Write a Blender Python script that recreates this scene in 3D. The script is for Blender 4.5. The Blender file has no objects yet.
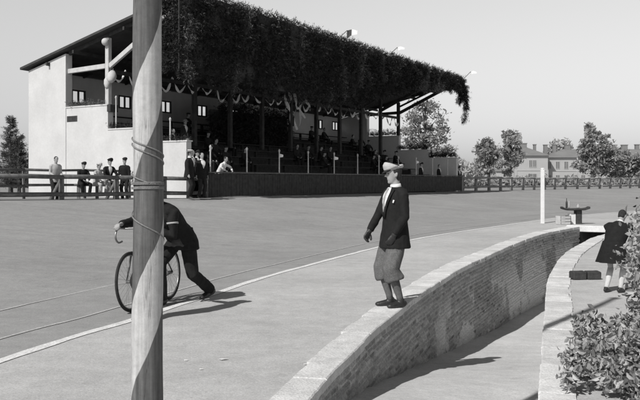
import bpy, bmesh, math, random
from mathutils import Vector, Matrix, noise
from mathutils.geometry import delaunay_2d_cdt
R = math.radians
PI = math.pi
rnd = random.Random(7)
scene = bpy.context.scene
col = scene.collection
V = Vector

# ------------------------------------------------------------------ materials
def nodes_of(name):
    m = bpy.data.materials.new(name); m.use_nodes = True
    nt = m.node_tree; nt.nodes.clear()
    out = nt.nodes.new('ShaderNodeOutputMaterial')
    return m, nt, out

def N(nt, typ, **kw):
    n = nt.nodes.new(typ)
    for k, v in kw.items():
        if k.startswith('i_'):
            n.inputs[k[2:].replace('_', ' ')].default_value = v
        else:
            setattr(n, k, v)
    return n

def g3(v): return (v, v, v, 1)

def mat(name, val, var=0.25, scale=6.0, rough=0.85, bump=0.0, bscale=60.0, fine=0.0, fscale=300.0, spec=0.25, coord='Object', metallic=0.0):
    """grey procedural surface: two noise octaves of tone variation plus a bump"""
    m, nt, out = nodes_of(name)
    L = nt.links.new
    b = N(nt, 'ShaderNodeBsdfPrincipled'); L(b.outputs[0], out.inputs[0])
    b.inputs['Roughness'].default_value = rough
    b.inputs['Metallic'].default_value = metallic
    b.inputs['Specular IOR Level'].default_value = spec
    tc = N(nt, 'ShaderNodeTexCoord')
    n1 = N(nt, 'ShaderNodeTexNoise'); n1.inputs['Scale'].default_value = scale; n1.inputs['Detail'].default_value = 6
    n1.inputs['Roughness'].default_value = 0.65
    L(tc.outputs[coord], n1.inputs['Vector'])
    mr = N(nt, 'ShaderNodeMapRange'); L(n1.outputs['Fac'], mr.inputs['Value'])
    mr.inputs['From Min'].default_value = 0.3; mr.inputs['From Max'].default_value = 0.7
    mr.inputs['To Min'].default_value = val*(1-var); mr.inputs['To Max'].default_value = val*(1+var)
    last = mr.outputs[0]
    if fine > 0:
        n2 = N(nt, 'ShaderNodeTexNoise'); n2.inputs['Scale'].default_value = fscale; n2.inputs['Detail'].default_value = 2
        L(tc.outputs[coord], n2.inputs['Vector'])
        m2 = N(nt, 'ShaderNodeMapRange'); L(n2.outputs['Fac'], m2.inputs['Value'])
        m2.inputs['From Min'].default_value = 0.3; m2.inputs['From Max'].default_value = 0.7
        m2.inputs['To Min'].default_value = 1-fine; m2.inputs['To Max'].default_value = 1+fine
        mu = N(nt, 'ShaderNodeMath', operation='MULTIPLY'); L(last, mu.inputs[0]); L(m2.outputs[0], mu.inputs[1])
        last = mu.outputs[0]
    L(last, b.inputs['Base Color'])
    if bump > 0:
        n3 = N(nt, 'ShaderNodeTexNoise'); n3.inputs['Scale'].default_value = bscale; n3.inputs['Detail'].default_value = 5
        L(tc.outputs[coord], n3.inputs['Vector'])
        bp = N(nt, 'ShaderNodeBump'); bp.inputs['Strength'].default_value = bump; bp.inputs['Distance'].default_value = 0.02
        L(n3.outputs['Fac'], bp.inputs['Height']); L(bp.outputs[0], b.inputs['Normal'])
    return m

def leaf_mat(name, lo, hi, clump=1.2, trans=0.25):
    m, nt, out = nodes_of(name)
    L = nt.links.new
    geo = N(nt, 'ShaderNodeNewGeometry'); tc = N(nt, 'ShaderNodeTexCoord')
    nz = N(nt, 'ShaderNodeTexNoise'); nz.inputs['Scale'].default_value = clump; nz.inputs['Detail'].default_value = 3
    L(tc.outputs['Object'], nz.inputs['Vector'])
    ad = N(nt, 'ShaderNodeMath', operation='ADD'); L(geo.outputs['Random Per Island'], ad.inputs[0]); L(nz.outputs['Fac'], ad.inputs[1])
    mr = N(nt, 'ShaderNodeMapRange'); L(ad.outputs[0], mr.inputs['Value'])
    mr.inputs['From Min'].default_value = 0.35; mr.inputs['From Max'].default_value = 1.35
    mr.inputs['To Min'].default_value = lo; mr.inputs['To Max'].default_value = hi
    b = N(nt, 'ShaderNodeBsdfPrincipled'); b.inputs['Roughness'].default_value = 0.55; b.inputs['Specular IOR Level'].default_value = 0.3
    t = N(nt, 'ShaderNodeBsdfTranslucent')
    L(mr.outputs[0], b.inputs['Base Color']); L(mr.outputs[0], t.inputs['Color'])
    mx = N(nt, 'ShaderNodeMixShader'); mx.inputs[0].default_value = trans
    L(b.outputs[0], mx.inputs[1]); L(t.outputs[0], mx.inputs[2]); L(mx.outputs[0], out.inputs[0])
    return m

M = {}
M['apron'] = None
M['whitewall'] = mat('limewashed_plaster', 0.57, 0.09, 0.9, 0.95, 0.25, 9, fine=0.03, fscale=12)
M['greywall'] = mat('grey_plaster', 0.58, 0.12, 0.9, 0.95, 0.2, 9)
M['darkwood'] = mat('dark_stained_boards', 0.045, 0.4, 5, 0.8, 0.3, 30)
M['midwood'] = mat('weathered_timber', 0.14, 0.35, 6, 0.85, 0.4, 40)
M['palewood'] = mat('pale_painted_timber', 0.5, 0.15, 5, 0.8, 0.2, 40)
M['rooffelt'] = mat('roof_felt', 0.06, 0.3, 2, 0.9, 0.3, 20)
M['white'] = mat('white_paint', 0.78, 0.08, 8, 0.7, 0.1, 60)
M['ribbon'] = mat('white_ribbon', 0.86, 0.1, 6, 0.8)
M['linecol'] = mat('worn_white_line', 0.74, 0.14, 7, 0.9, fine=0.22, fscale=45)
M['thinline'] = mat('faint_line', 0.47, 0.16, 9, 0.9, fine=0.25, fscale=40)
M['suit'] = mat('dark_wool', 0.015, 0.3, 18, 0.9, 0.25, 160, fine=0.2, fscale=220)
M['suit2'] = mat('charcoal_wool', 0.026, 0.3, 14, 0.9, 0.25, 160)
M['tweed'] = mat('grey_tweed', 0.13, 0.22, 20, 0.95, 0.35, 200, fine=0.35, fscale=160)
M['lightcloth'] = mat('light_cotton', 0.42, 0.15, 10, 0.9, 0.2, 90)
M['shirt'] = mat('white_shirt', 0.72, 0.06, 12, 0.85, 0.15, 90)
M['tie'] = mat('pale_tie', 0.33, 0.25, 40, 0.8)
M['capcloth'] = mat('pale_cap_cloth', 0.46, 0.10, 16, 0.9, 0.2, 120)
M['sock'] = mat('ribbed_sock', 0.12, 0.25, 40, 0.95, 0.3, 150)
M['whitesock'] = mat('white_stocking', 0.55, 0.12, 20, 0.9)
M['leather'] = mat('dark_leather', 0.025, 0.3, 20, 0.45, 0.2, 80, spec=0.5)
M['skin'] = mat('skin', 0.33, 0.10, 14, 0.6, 0.1, 120)
M['hair'] = mat('dark_hair', 0.03, 0.4, 40, 0.7, 0.5, 120)
M['straw'] = mat('straw_hat', 0.5, 0.15, 30, 0.9, 0.3, 100)
M['rubber'] = mat('tyre_rubber', 0.03, 0.3, 20, 0.8)
M['steel'] = mat('worn_steel', 0.32, 0.2, 20, 0.35, metallic=0.8, spec=0.5)
M['enamel'] = mat('black_enamel', 0.025, 0.2, 10, 0.35, spec=0.5)
M['iron'] = mat('dark_iron', 0.05, 0.4, 10, 0.7, 0.3, 40)
M['bark'] = mat('bark', 0.09, 0.4, 8, 0.95, 0.6, 30)
M['rope'] = mat('hemp_rope', 0.22, 0.25, 60, 0.95, 0.4, 200)
M['coping'] = mat('limestone_coping', 0.68, 0.16, 5, 0.9, 0.45, 50, fine=0.14, fscale=60)
nt_ = M['coping'].node_tree; pb_ = [n for n in nt_.nodes if n.type == 'BSDF_PRINCIPLED'][0]; src_ = pb_.inputs['Base Color'].links[0].from_socket
ge_ = N(nt_, 'ShaderNodeNewGeometry'); mr_ = N(nt_, 'ShaderNodeMapRange'); nt_.links.new(ge_.outputs['Random Per Island'], mr_.inputs['Value'])
mr_.inputs['To Min'].default_value = 0.84; mr_.inputs['To Max'].default_value = 1.12       # stones differ from one another
mm_ = N(nt_, 'ShaderNodeMath', operation='MULTIPLY'); nt_.links.new(src_, mm_.inputs[0]); nt_.links.new(mr_.outputs[0], mm_.inputs[1]); nt_.links.new(mm_.outputs[0], pb_.inputs['Base Color'])
M['stucco'] = mat('pale_stucco', 0.42, 0.06, 0.3, 0.95)
M['farroof'] = mat('grey_slate', 0.22, 0.12, 0.4, 0.9)
M['glassdark'] = mat('dark_window_glass', 0.16, 0.2, 2, 0.3, spec=0.5)
M['brickdark'] = mat('burnt_brick', 0.05, 0.3, 14, 0.95, 0.4, 60)
M['paper'] = mat('paper_scrap', 0.75, 0.08, 20, 0.9)
M['flagdark'] = mat('dark_flag_cloth', 0.07, 0.3, 8, 0.9)
M['lantern'] = mat('paper_lantern', 0.50, 0.1, 14, 0.9)
M['tunnel'] = mat('tunnel_brick', 0.06, 0.3, 6, 0.95)
M['soil'] = mat('outer_soil', 0.28, 0.2, 0.4, 0.95, 0.3, 8)
M['conifer'] = leaf_mat('evergreen_sprigs', 0.007, 0.034, 0.7, 0.1)
M['conifer_dry'] = leaf_mat('drying_evergreen_sprigs', 0.05, 0.17, 0.9, 0.2)
M['leaf_near'] = leaf_mat('broad_leaves', 0.02, 0.44, 5.0, 0.10)
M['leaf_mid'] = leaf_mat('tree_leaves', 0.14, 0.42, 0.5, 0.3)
M['leaf_far'] = leaf_mat('haze_tinted_leaves', 0.20, 0.40, 0.25, 0.3)  # distance haze is put into the leaf colour as a lighter tone
M['leaf_pale'] = leaf_mat('pale_haze_tinted_leaves', 0.36, 0.56, 0.25, 0.3)  # paler still: stronger haze painted into the leaves of the farthest trees
M['leaf_dark'] = leaf_mat('dark_conifer_leaves', 0.025, 0.09, 0.6, 0.15)

def glass_mat():
    m, nt, out = nodes_of('window_glass'); L = nt.links.new
    t = N(nt, 'ShaderNodeBsdfTransparent'); t.inputs[0].default_value = g3(0.9)
    g = N(nt, 'ShaderNodeBsdfGlossy'); g.inputs['Roughness'].default_value = 0.05
    mx = N(nt, 'ShaderNodeMixShader'); mx.inputs[0].default_value = 0.1; L(t.outputs[0], mx.inputs[1]); L(g.outputs[0], mx.inputs[2])
    L(mx.outputs[0], out.inputs[0]); return m
M['glass'] = glass_mat()

def ground_mat(name, val, blot, fine, track=False):
    m, nt, out = nodes_of(name); L = nt.links.new
    b = N(nt, 'ShaderNodeBsdfPrincipled'); L(b.outputs[0], out.inputs[0])
    b.inputs['Roughness'].default_value = 0.95; b.inputs['Specular IOR Level'].default_value = 0.15
    tc = N(nt, 'ShaderNodeTexCoord')
    def nz(scale, detail, lo, hi, rough=0.6):
        n = N(nt, 'ShaderNodeTexNoise'); n.inputs['Scale'].default_value = scale; n.inputs['Detail'].default_value = detail
        n.inputs['Roughness'].default_value = rough
        L(tc.outputs['Object'], n.inputs['Vector'])
        r = N(nt, 'ShaderNodeMapRange'); L(n.outputs['Fac'], r.inputs['Value'])
        r.inputs['From Min'].default_value = 0.3; r.inputs['From Max'].default_value = 0.7
        r.inputs['To Min'].default_value = lo; r.inputs['To Max'].default_value = hi
        return r.outputs[0]
    def mul(a, c):
        x = N(nt, 'ShaderNodeMath', operation='MULTIPLY'); L(a, x.inputs[0]); L(c, x.inputs[1]); return x.outputs[0]
    v = nz(0.35, 5, val*(1-blot), val*(1+blot))
    v = mul(v, nz(3.0, 6, 1-blot*0.7, 1+blot*0.7))
    v = mul(v, nz(7, 9, 1-fine*1.3, 1+fine*1.3, 0.88)); v = mul(v, nz(60, 2, 1-fine*1.6, 1+fine*1.6, 0.8)); v = mul(v, nz(17, 3, 1-fine*.9, 1+fine*.9, 0.8))
    # rolling and tyre streaks that follow the track
    mp = N(nt, 'ShaderNodeMapping'); mp.inputs['Rotation'].default_value = (0, 0, R(-64 if track else -60)); mp.inputs['Scale'].default_value = (0.10, 2.6, 1)
    L(tc.outputs['Object'], mp.inputs[0])
    sn = N(nt, 'ShaderNodeTexNoise'); sn.inputs['Scale'].default_value = 1.0; sn.inputs['Detail'].default_value = 5; sn.inputs['Roughness'].default_value = 0.7; L(mp.outputs[0], sn.inputs['Vector'])
    sr = N(nt, 'ShaderNodeMapRange'); L(sn.outputs['Fac'], sr.inputs['Value']); sr.inputs['From Min'].default_value = 0.3; sr.inputs['From Max'].default_value = 0.7
    sr.inputs['To Min'].default_value = 0.94 if track else 0.97; sr.inputs['To Max'].default_value = 1.06 if track else 1.03
    v = mul(v, sr.outputs[0])
    # stains with soft edges
    st = N(nt, 'ShaderNodeTexNoise'); st.inputs['Scale'].default_value = 1.1; st.inputs['Detail'].default_value = 7; st.inputs['Roughness'].default_value = 0.75; L(tc.outputs['Object'], st.inputs['Vector'])
    ss = N(nt, 'ShaderNodeMapRange'); L(st.outputs['Fac'], ss.inputs['Value']); ss.inputs['From Min'].default_value = 0.58; ss.inputs['From Max'].default_value = 0.72
    ss.inputs['To Min'].default_value = 1.0; ss.inputs['To Max'].default_value = 0.84
    v = mul(v, ss.outputs[0])
    # scattered dark pebbles / specks
    vo = N(nt, 'ShaderNodeTexVoronoi'); vo.inputs['Scale'].default_value = 9.0; L(tc.outputs['Object'], vo.inputs['Vector'])
    sp = N(nt, 'ShaderNodeMapRange'); L(vo.outputs['Distance'], sp.inputs['Value'])
    sp.inputs['From Min'].default_value = 0.05; sp.inputs['From Max'].default_value = 0.12
    sp.inputs['To Min'].default_value = 0.78; sp.inputs['To Max'].default_value = 1.0
    v = mul(v, sp.outputs[0])
    L(v, b.inputs['Base Color'])
    n3 = N(nt, 'ShaderNodeTexNoise'); n3.inputs['Scale'].default_value = 40; n3.inputs['Detail'].default_value = 6
    L(tc.outputs['Object'], n3.inputs['Vector'])
    bp = N(nt, 'ShaderNodeBump'); bp.inputs['Strength'].default_value = 0.35; bp.inputs['Distance'].default_value = 0.01
    L(n3.outputs['Fac'], bp.inputs['Height']); L(bp.outputs[0], b.inputs['Normal'])
    return m
M['apron'] = ground_mat('rolled_cinder_apron', 0.49, 0.12, 0.10)
M['track'] = ground_mat('cement_track', 0.325, 0.10, 0.09, True)
M['rampfloor'] = ground_mat('sandy_ramp_floor', 0.60, 0.10, 0.10)

def brick_mat():
    m, nt, out = nodes_of('old_brick'); L = nt.links.new
    b = N(nt, 'ShaderNodeBsdfPrincipled'); L(b.outputs[0], out.inputs[0]); b.inputs['Roughness'].default_value = 0.95
    b.inputs['Specular IOR Level'].default_value = 0.1
    at = N(nt, 'ShaderNodeAttribute', attribute_name='tone'); tc = N(nt, 'ShaderNodeTexCoord')
    n = N(nt, 'ShaderNodeTexNoise'); n.inputs['Scale'].default_value = 45; n.inputs['Detail'].default_value = 5; L(tc.outputs['Object'], n.inputs['Vector'])
    r = N(nt, 'ShaderNodeMapRange'); L(n.outputs['Fac'], r.inputs['Value'])
    r.inputs['From Min'].default_value = 0.3; r.inputs['From Max'].default_value = 0.7; r.inputs['To Min'].default_value = 0.7; r.inputs['To Max'].default_value = 1.3
    x = N(nt, 'ShaderNodeMath', operation='MULTIPLY'); L(at.outputs['Fac'], x.inputs[0]); L(r.outputs[0], x.inputs[1])
    L(x.outputs[0], b.inputs['Base Color'])
    bp = N(nt, 'ShaderNodeBump'); bp.inputs['Strength'].default_value = 0.5; bp.inputs['Distance'].default_value = 0.01
    L(n.outputs['Fac'], bp.inputs['Height']); L(bp.outputs[0], b.inputs['Normal'])
    return m
M['brick'] = brick_mat()

def pole_mat():
    m, nt, out = nodes_of('spiral_painted_pole'); L = nt.links.new
    b = N(nt, 'ShaderNodeBsdfPrincipled'); L(b.outputs[0], out.inputs[0]); b.inputs['Roughness'].default_value = 0.75
    b.inputs['Specular IOR Level'].default_value = 0.2
    tc = N(nt, 'ShaderNodeTexCoord'); se = N(nt, 'ShaderNodeSeparateXYZ'); L(tc.outputs['Object'], se.inputs[0])
    a = N(nt, 'ShaderNodeMath', operation='ARCTAN2'); L(se.outputs['Y'], a.inputs[0]); L(se.outputs['X'], a.inputs[1])
    a2 = N(nt, 'ShaderNodeMath', operation='MULTIPLY_ADD'); L(a.outputs[0], a2.inputs[0]); a2.inputs[1].default_value = -1/(2*PI); a2.inputs[2].default_value = 0.0
    wob = N(nt, 'ShaderNodeTexNoise'); wob.inputs['Scale'].default_value = 7; L(tc.outputs['Object'], wob.inputs['Vector'])
    zz = N(nt, 'ShaderNodeMath', operation='MULTIPLY_ADD'); L(se.outputs['Z'], zz.inputs[0]); zz.inputs[1].default_value = 1/POLE_P
    L(a2.outputs[0], zz.inputs[2])
    z2 = N(nt, 'ShaderNodeMath', operation='MULTIPLY_ADD'); L(wob.outputs['Fac'], z2.inputs[0]); z2.inputs[1].default_value = 0.05; L(zz.outputs[0], z2.inputs[2])
    z3 = N(nt, 'ShaderNodeMath', operation='ADD'); L(z2.outputs[0], z3.inputs[0]); z3.inputs[1].default_value = POLE_C
    fr = N(nt, 'ShaderNodeMath', operation='FRACT'); L(z3.outputs[0], fr.inputs[0])
    lt = N(nt, 'ShaderNodeMapRange'); L(fr.outputs[0], lt.inputs['Value'])
    lt.inputs['From Min'].default_value = 0.565; lt.inputs['From Max'].default_value = 0.575
    # wood streaks
    mp = N(nt, 'ShaderNodeMapping'); mp.inputs['Scale'].default_value = (60, 60, 2.5); L(tc.outputs['Object'], mp.inputs[0])
    st = N(nt, 'ShaderNodeTexNoise'); st.inputs['Scale'].default_value = 1.0; st.inputs['Detail'].default_value = 6; L(mp.outputs[0], st.inputs['Vector'])
    dk = N(nt, 'ShaderNodeMapRange'); L(st.outputs['Fac'], dk.inputs['Value']); dk.inputs['From Min'].default_value = 0.3; dk.inputs['From Max'].default_value = 0.7
    dk.inputs['To Min'].default_value = 0.075; dk.inputs['To Max'].default_value = 0.15
    lg = N(nt, 'ShaderNodeMapRange'); L(st.outputs['Fac'], lg.inputs['Value']); lg.inputs['From Min'].default_value = 0.3; lg.inputs['From Max'].default_value = 0.7
    lg.inputs['To Min'].default_value = 0.38; lg.inputs['To Max'].default_value = 0.53
    mx = N(nt, 'ShaderNodeMix', data_type='FLOAT'); L(lt.outputs[0], mx.inputs[0]); L(dk.outputs[0], mx.inputs[2]); L(lg.outputs[0], mx.inputs[3])
    # drying cracks running up the timber, scuffs and chips
    cm = N(nt, 'ShaderNodeMapping'); cm.inputs['Scale'].default_value = (26, 26, 1.1); L(tc.outputs['Object'], cm.inputs[0])
    cn = N(nt, 'ShaderNodeTexNoise'); cn.inputs['Scale'].default_value = 1.0; cn.inputs['Detail'].default_value = 3; L(cm.outputs[0], cn.inputs['Vector'])
    ca = N(nt, 'ShaderNodeMath', operation='SUBTRACT'); L(cn.outputs['Fac'], ca.inputs[0]); ca.inputs[1].default_value = 0.5
    cb = N(nt, 'ShaderNodeMath', operation='ABSOLUTE'); L(ca.outputs[0], cb.inputs[0])
    cr = N(nt, 'ShaderNodeMapRange'); L(cb.outputs[0], cr.inputs['Value']); cr.inputs['From Min'].default_value = 0.0; cr.inputs['From Max'].default_value = 0.012
    cr.inputs['To Min'].default_value = 0.55; cr.inputs['To Max'].default_value = 1.0
    gate = N(nt, 'ShaderNodeTexNoise'); gate.inputs['Scale'].default_value = 3.5; L(tc.outputs['Object'], gate.inputs['Vector'])
    gr = N(nt, 'ShaderNodeMapRange'); L(gate.outputs['Fac'], gr.inputs['Value']); gr.inputs['From Min'].default_value = 0.45; gr.inputs['From Max'].default_value = 0.55
    cx = N(nt, 'ShaderNodeMix', data_type='FLOAT'); L(gr.outputs[0], cx.inputs[0]); cx.inputs[2].default_value = 1.0; L(cr.outputs[0], cx.inputs[3])
    sc = N(nt, 'ShaderNodeTexNoise'); sc.inputs['Scale'].default_value = 22; sc.inputs['Detail'].default_value = 6; sc.inputs['Roughness'].default_value = 0.8; L(tc.outputs['Object'], sc.inputs['Vector'])
    sr = N(nt, 'ShaderNodeMapRange'); L(sc.outputs['Fac'], sr.inputs['Value']); sr.inputs['From Min'].default_value = 0.3; sr.inputs['From Max'].default_value = 0.7; sr.inputs['To Min'].default_value = 0.82; sr.inputs['To Max'].default_value = 1.15
    m1 = N(nt, 'ShaderNodeMath', operation='MULTIPLY'); L(mx.outputs[0], m1.inputs[0]); L(cx.outputs[0], m1.inputs[1])
    m2 = N(nt, 'ShaderNodeMath', operation='MULTIPLY'); L(m1.outputs[0], m2.inputs[0]); L(sr.outputs[0], m2.inputs[1])
    L(m2.outputs[0], b.inputs['Base Color'])
    bp = N(nt, 'ShaderNodeBump'); bp.inputs['Strength'].default_value = 0.45; bp.inputs['Distance'].default_value = 0.01
    L(m2.outputs[0], bp.inputs['Height']); L(bp.outputs[0], b.inputs['Normal'])
    return m
POLE_P, POLE_C = 0.945, 0.56
M['pole'] = pole_mat()

# ------------------------------------------------------------------ object helpers
def tag(o, label=None, cat=None, group=None, kind=None):
    if label: o['label'] = label
    if cat: o['category'] = cat
    if group: o['group'] = group
    if kind: o['kind'] = kind
    return o

def thing(name, label, cat, loc=(0, 0, 0), rz=0.0, group=None):
    o = bpy.data.objects.new(name, None); col.objects.link(o)
    o.location = loc; o.rotation_euler = (0, 0, rz); o.empty_display_size = 0.2
    return tag(o, label, cat, group)

def link(name, me, m, parent=None):
    o = bpy.data.objects.new(name, me); col.objects.link(o)
    if m is not None:
        me.materials.clear(); me.materials.append(m)
    if parent is not None: o.parent = parent
    return o

def obj(name, bm, m, parent=None, smooth=False, recalc=True):
    if recalc: bmesh.ops.recalc_face_normals(bm, faces=bm.faces)
    me = bpy.data.meshes.new(name); bm.to_mesh(me); bm.free()
    if smooth: me.polygons.foreach_set('use_smooth', [True]*len(me.polygons))
    return link(name, me, m, parent)

def pyobj(name, vs, fs, m, parent=None, smooth=False):
    me = bpy.data.meshes.new(name); me.from_pydata([tuple(v) for v in vs], [], fs); me.update()
    if smooth: me.polygons.foreach_set('use_smooth', [True]*len(me.polygons))
    return link(name, me, m, parent)

def struct(o): o['kind'] = 'structure'; return o

def kids(o): return [c for c in bpy.data.objects if c.parent == o]
def copy_tree(o, parent=None):
    c = o.copy(); col.objects.link(c); c.parent = parent
    for ch in kids(o): copy_tree(ch, c)
    return c

def box(bm, x0, x1, y0, y1, z0, z1, mtx=None, bev=0.0):
    vs = [bm.verts.new(p) for p in ((x0,y0,z0),(x1,y0,z0),(x1,y1,z0),(x0,y1,z0),(x0,y0,z1),(x1,y0,z1),(x1,y1,z1),(x0,y1,z1))]
    fs = [bm.faces.new([vs[i] for i in f]) for f in ((0,3,2,1),(4,5,6,7),(0,1,5,4),(1,2,6,5),(2,3,7,6),(3,0,4,7))]
    if mtx is not None:
        for v in vs: v.co = mtx @ v.co
    if bev > 0:
        es = list({e for f in fs for e in f.edges})
        bmesh.ops.bevel(bm, geom=es, offset=bev, segments=1, affect='EDGES')

def bar(bm, a, b, w, h, up=V((0, 0, 1)), bev=0.0):
    """rectangular bar from a to b"""
    a, b = V(a), V(b); t = (b-a); ln = t.length; t.normalize()
    s = t.cross(up)
    if s.length < 1e-4: s = t.cross(V((0, 1, 0)))
    s.normalize(); u = s.cross(t)
    mtx = Matrix((( t.x, s.x, u.x, a.x), (t.y, s.y, u.y, a.y), (t.z, s.z, u.z, a.z), (0, 0, 0, 1)))
    box(bm, 0, ln, -w/2, w/2, -h/2, h/2, mtx, bev)

def tube(bm, pts, rad, seg=10, lat=None, cap=True):
    pts = [V(p) for p in pts]; n = len(pts)
    rad = [(r, r) if not isinstance(r, (tuple, list)) else r for r in (rad if isinstance(rad, list) else [rad]*n)]
    rings = []
    prev = None
    for i, p in enumerate(pts):
        if i == 0: t = pts[1]-p
        elif i == n-1: t = p-pts[i-1]
        else:
            t = (pts[i+1]-p).normalized() + (p-pts[i-1]).normalized()
        t.normalize()
        ref = V(lat) if lat is not None else (prev if prev is not None else (V((1, 0, 0)) if abs(t.x) < 0.9 else V((0, 1, 0))))
        a = ref - t*ref.dot(t)
        if a.length < 1e-4: a = t.orthogonal()
        a.normalize(); b = t.cross(a); prev = a
        ra, rb = rad[i]
        rings.append([bm.verts.new(p + a*(ra*math.cos(2*PI*k/seg)) + b*(rb*math.sin(2*PI*k/seg))) for k in range(seg)])
    for i in range(n-1):
        for k in range(seg):
            bm.faces.new((rings[i][k], rings[i][(k+1) % seg], rings[i+1][(k+1) % seg], rings[i+1][k]))
    if cap:
        bm.faces.new(rings[0][::-1]); bm.faces.new(rings[-1])

def ball(bm, c, r, seg=10):
    """r scalar or 3-tuple"""
    rr = r if isinstance(r, (tuple, list)) else (r, r, r)
    mtx = Matrix.Translation(V(c)) @ Matrix.Diagonal((rr[0], rr[1], rr[2], 1))
    bmesh.ops.create_uvsphere(bm, u_segments=seg, v_segments=max(6, seg//2+2), radius=1, matrix=mtx)

def lathe(bm, prof, seg=24, c=(0, 0, 0)):
    rings = []
    for r, z in prof:
        rings.append([bm.verts.new((c[0]+max(r, 1e-4)*math.cos(2*PI*k/seg), c[1]+max(r, 1e-4)*math.sin(2*PI*k/seg), c[2]+z)) for k in range(seg)])
    for i in range(len(prof)-1):
        for k in range(seg):
            bm.faces.new((rings[i][k], rings[i][(k+1) % seg], rings[i+1][(k+1) % seg], rings[i+1][k]))
    bm.faces.new(rings[0][::-1]); bm.faces.new(rings[-1])

def torus(bm, c, axis, Rm, r, seg=40, sub=8):
    axis = V(axis).normalized(); u = axis.orthogonal().normalized(); w = axis.cross(u)
    rings = []
    for i in range(seg):
        a = 2*PI*i/seg; d = u*math.cos(a)+w*math.sin(a)
        rings.append([bm.verts.new(V(c)+d*(Rm+r*math.cos(2*PI*k/sub))+axis*(r*math.sin(2*PI*k/sub))) for k in range(sub)])
    for i in range(seg):
        for k in range(sub):
            bm.faces.new((rings[i][k], rings[i][(k+1) % sub], rings[(i+1) % seg][(k+1) % sub], rings[(i+1) % seg][k]))

def fuse(bm, voxel, smooth=2, name='fused'):
    """weld overlapping shapes into one continuous skin"""
    bmesh.ops.recalc_face_normals(bm, faces=bm.faces)
    me = bpy.data.meshes.new(name); bm.to_mesh(me); bm.free()
    o = bpy.data.objects.new(name, me); col.objects.link(o)
    r = o.modifiers.new('r', 'REMESH'); r.mode = 'VOXEL'; r.voxel_size = voxel; r.use_smooth_shade = True
    if smooth:
        s = o.modifiers.new('s', 'SMOOTH'); s.factor = 0.5; s.iterations = smooth
    dg = bpy.context.evaluated_depsgraph_get()
    m2 = bpy.data.meshes.new_from_object(o.evaluated_get(dg))
    bpy.data.objects.remove(o); bpy.data.meshes.remove(me)
    m2.name = name
    m2.polygons.foreach_set('use_smooth', [True]*len(m2.polygons))
    return m2

def crom(pts, n):
    """Catmull-Rom through pts, n samples per span"""
    P = [V(p) for p in pts]; P = [P[0]*2-P[1]] + P + [P[-1]*2-P[-2]]
    out = []
    for i in range(1, len(P)-2):
        for k in range(n):
            t = k/n
            out.append(0.5*((2*P[i]) + (P[i+1]-P[i-1])*t + (2*P[i-1]-5*P[i]+4*P[i+1]-P[i+2])*t*t + (3*P[i]-P[i-1]-3*P[i+1]+P[i+2])*t**3))
    out.append(P[-2].copy()); return out

def resample(pts, step):
    out = [pts[0].copy()]; acc = 0.0
    for a, b in zip(pts, pts[1:]):
        d = (b-a).length
        while acc + d >= step:
            f = (step-acc)/d; a = a.lerp(b, f); out.append(a.copy()); d = (b-a).length; acc = 0.0
        acc += d
    return out

def normals2(pts):
    out = []
    for i in range(len(pts)):
        t = pts[min(i+1, len(pts)-1)]-pts[max(i-1, 0)]; t.normalize()
        out.append(V((-t.y, t.x)))          # left of travel
    return out

# ------------------------------------------------------------------ camera, sun, sky
cam = bpy.data.cameras.new('camera'); co = bpy.data.objects.new('camera', cam); col.objects.link(co)
co.location = (0, 0, 1.5); co.rotation_euler = (R(90), 0, 0)
cam.sensor_width = 36; cam.lens = 45; cam.shift_y = -19/640; cam.clip_end = 6000; cam.clip_start = 0.05
scene.camera = co
SUN_AZ = V((0.57, 0.82)).normalized()      # the way the shadows fall
SUN_EL = R(43)
sun = bpy.data.lights.new('sun', 'SUN'); so = bpy.data.objects.new('sun', sun); col.objects.link(so)
sun.energy = 4.0; sun.angle = R(0.5); sun.color = (1, 0.985, 0.965)
dirv = V((SUN_AZ.x*math.cos(SUN_EL), SUN_AZ.y*math.cos(SUN_EL), -math.sin(SUN_EL)))
so.rotation_euler = dirv.to_track_quat('-Z', 'Y').to_euler(); so.location = (-10, -10, 20)
SKY_RAMP_GAIN = 1.5
w = bpy.data.worlds.new('World'); scene.world = w; w.use_nodes = True
nt = w.node_tree; nt.nodes.clear()
sky = nt.nodes.new('ShaderNodeTexSky'); sky.sky_type = 'NISHITA'; sky.sun_disc = False
sky.sun_elevation = SUN_EL
sky.sun_rotation = math.atan2(-SUN_AZ.x, -SUN_AZ.y) % (2*PI)
sky.dust_density = 1.0; sky.air_density = 1.0; sky.ozone_density = 1.0
dt = nt.nodes.new('ShaderNodeVectorMath'); dt.operation = 'DOT_PRODUCT'; dt.inputs[1].default_value = (0.05, 0.25, 0.70)
bg = nt.nodes.new('ShaderNodeBackground'); wo = nt.nodes.new('ShaderNodeOutputWorld')
nt.links.new(sky.outputs[0], dt.inputs[0]); 
tcw = nt.nodes.new('ShaderNodeTexCoord'); sx = nt.nodes.new('ShaderNodeSeparateXYZ'); nt.links.new(tcw.outputs['Generated'], sx.inputs[0])
hz = nt.nodes.new('ShaderNodeValToRGB'); nt.links.new(sx.outputs['Z'], hz.inputs[0])   # sky shaped by elevation: visible band raised, zenith dimmed to cut fill light
for k, (p_, v_) in enumerate(((0.0, .74), (.10, .80), (.22, .93), (.34, .66), (.6, .18))):
    e_ = hz.color_ramp.elements[k] if k < 2 else hz.color_ramp.elements.new(p_)
    e_.position = p_; e_.color = (v_, v_, v_, 1)
hs = nt.nodes.new('ShaderNodeMath'); hs.operation = 'MULTIPLY'; hs.inputs[1].default_value = SKY_RAMP_GAIN; nt.links.new(hz.outputs[0], hs.inputs[0])
mlt = nt.nodes.new('ShaderNodeMath'); mlt.operation = 'MULTIPLY'; nt.links.new(dt.outputs['Value'], mlt.inputs[0]); nt.links.new(hs.outputs[0], mlt.inputs[1])
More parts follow.
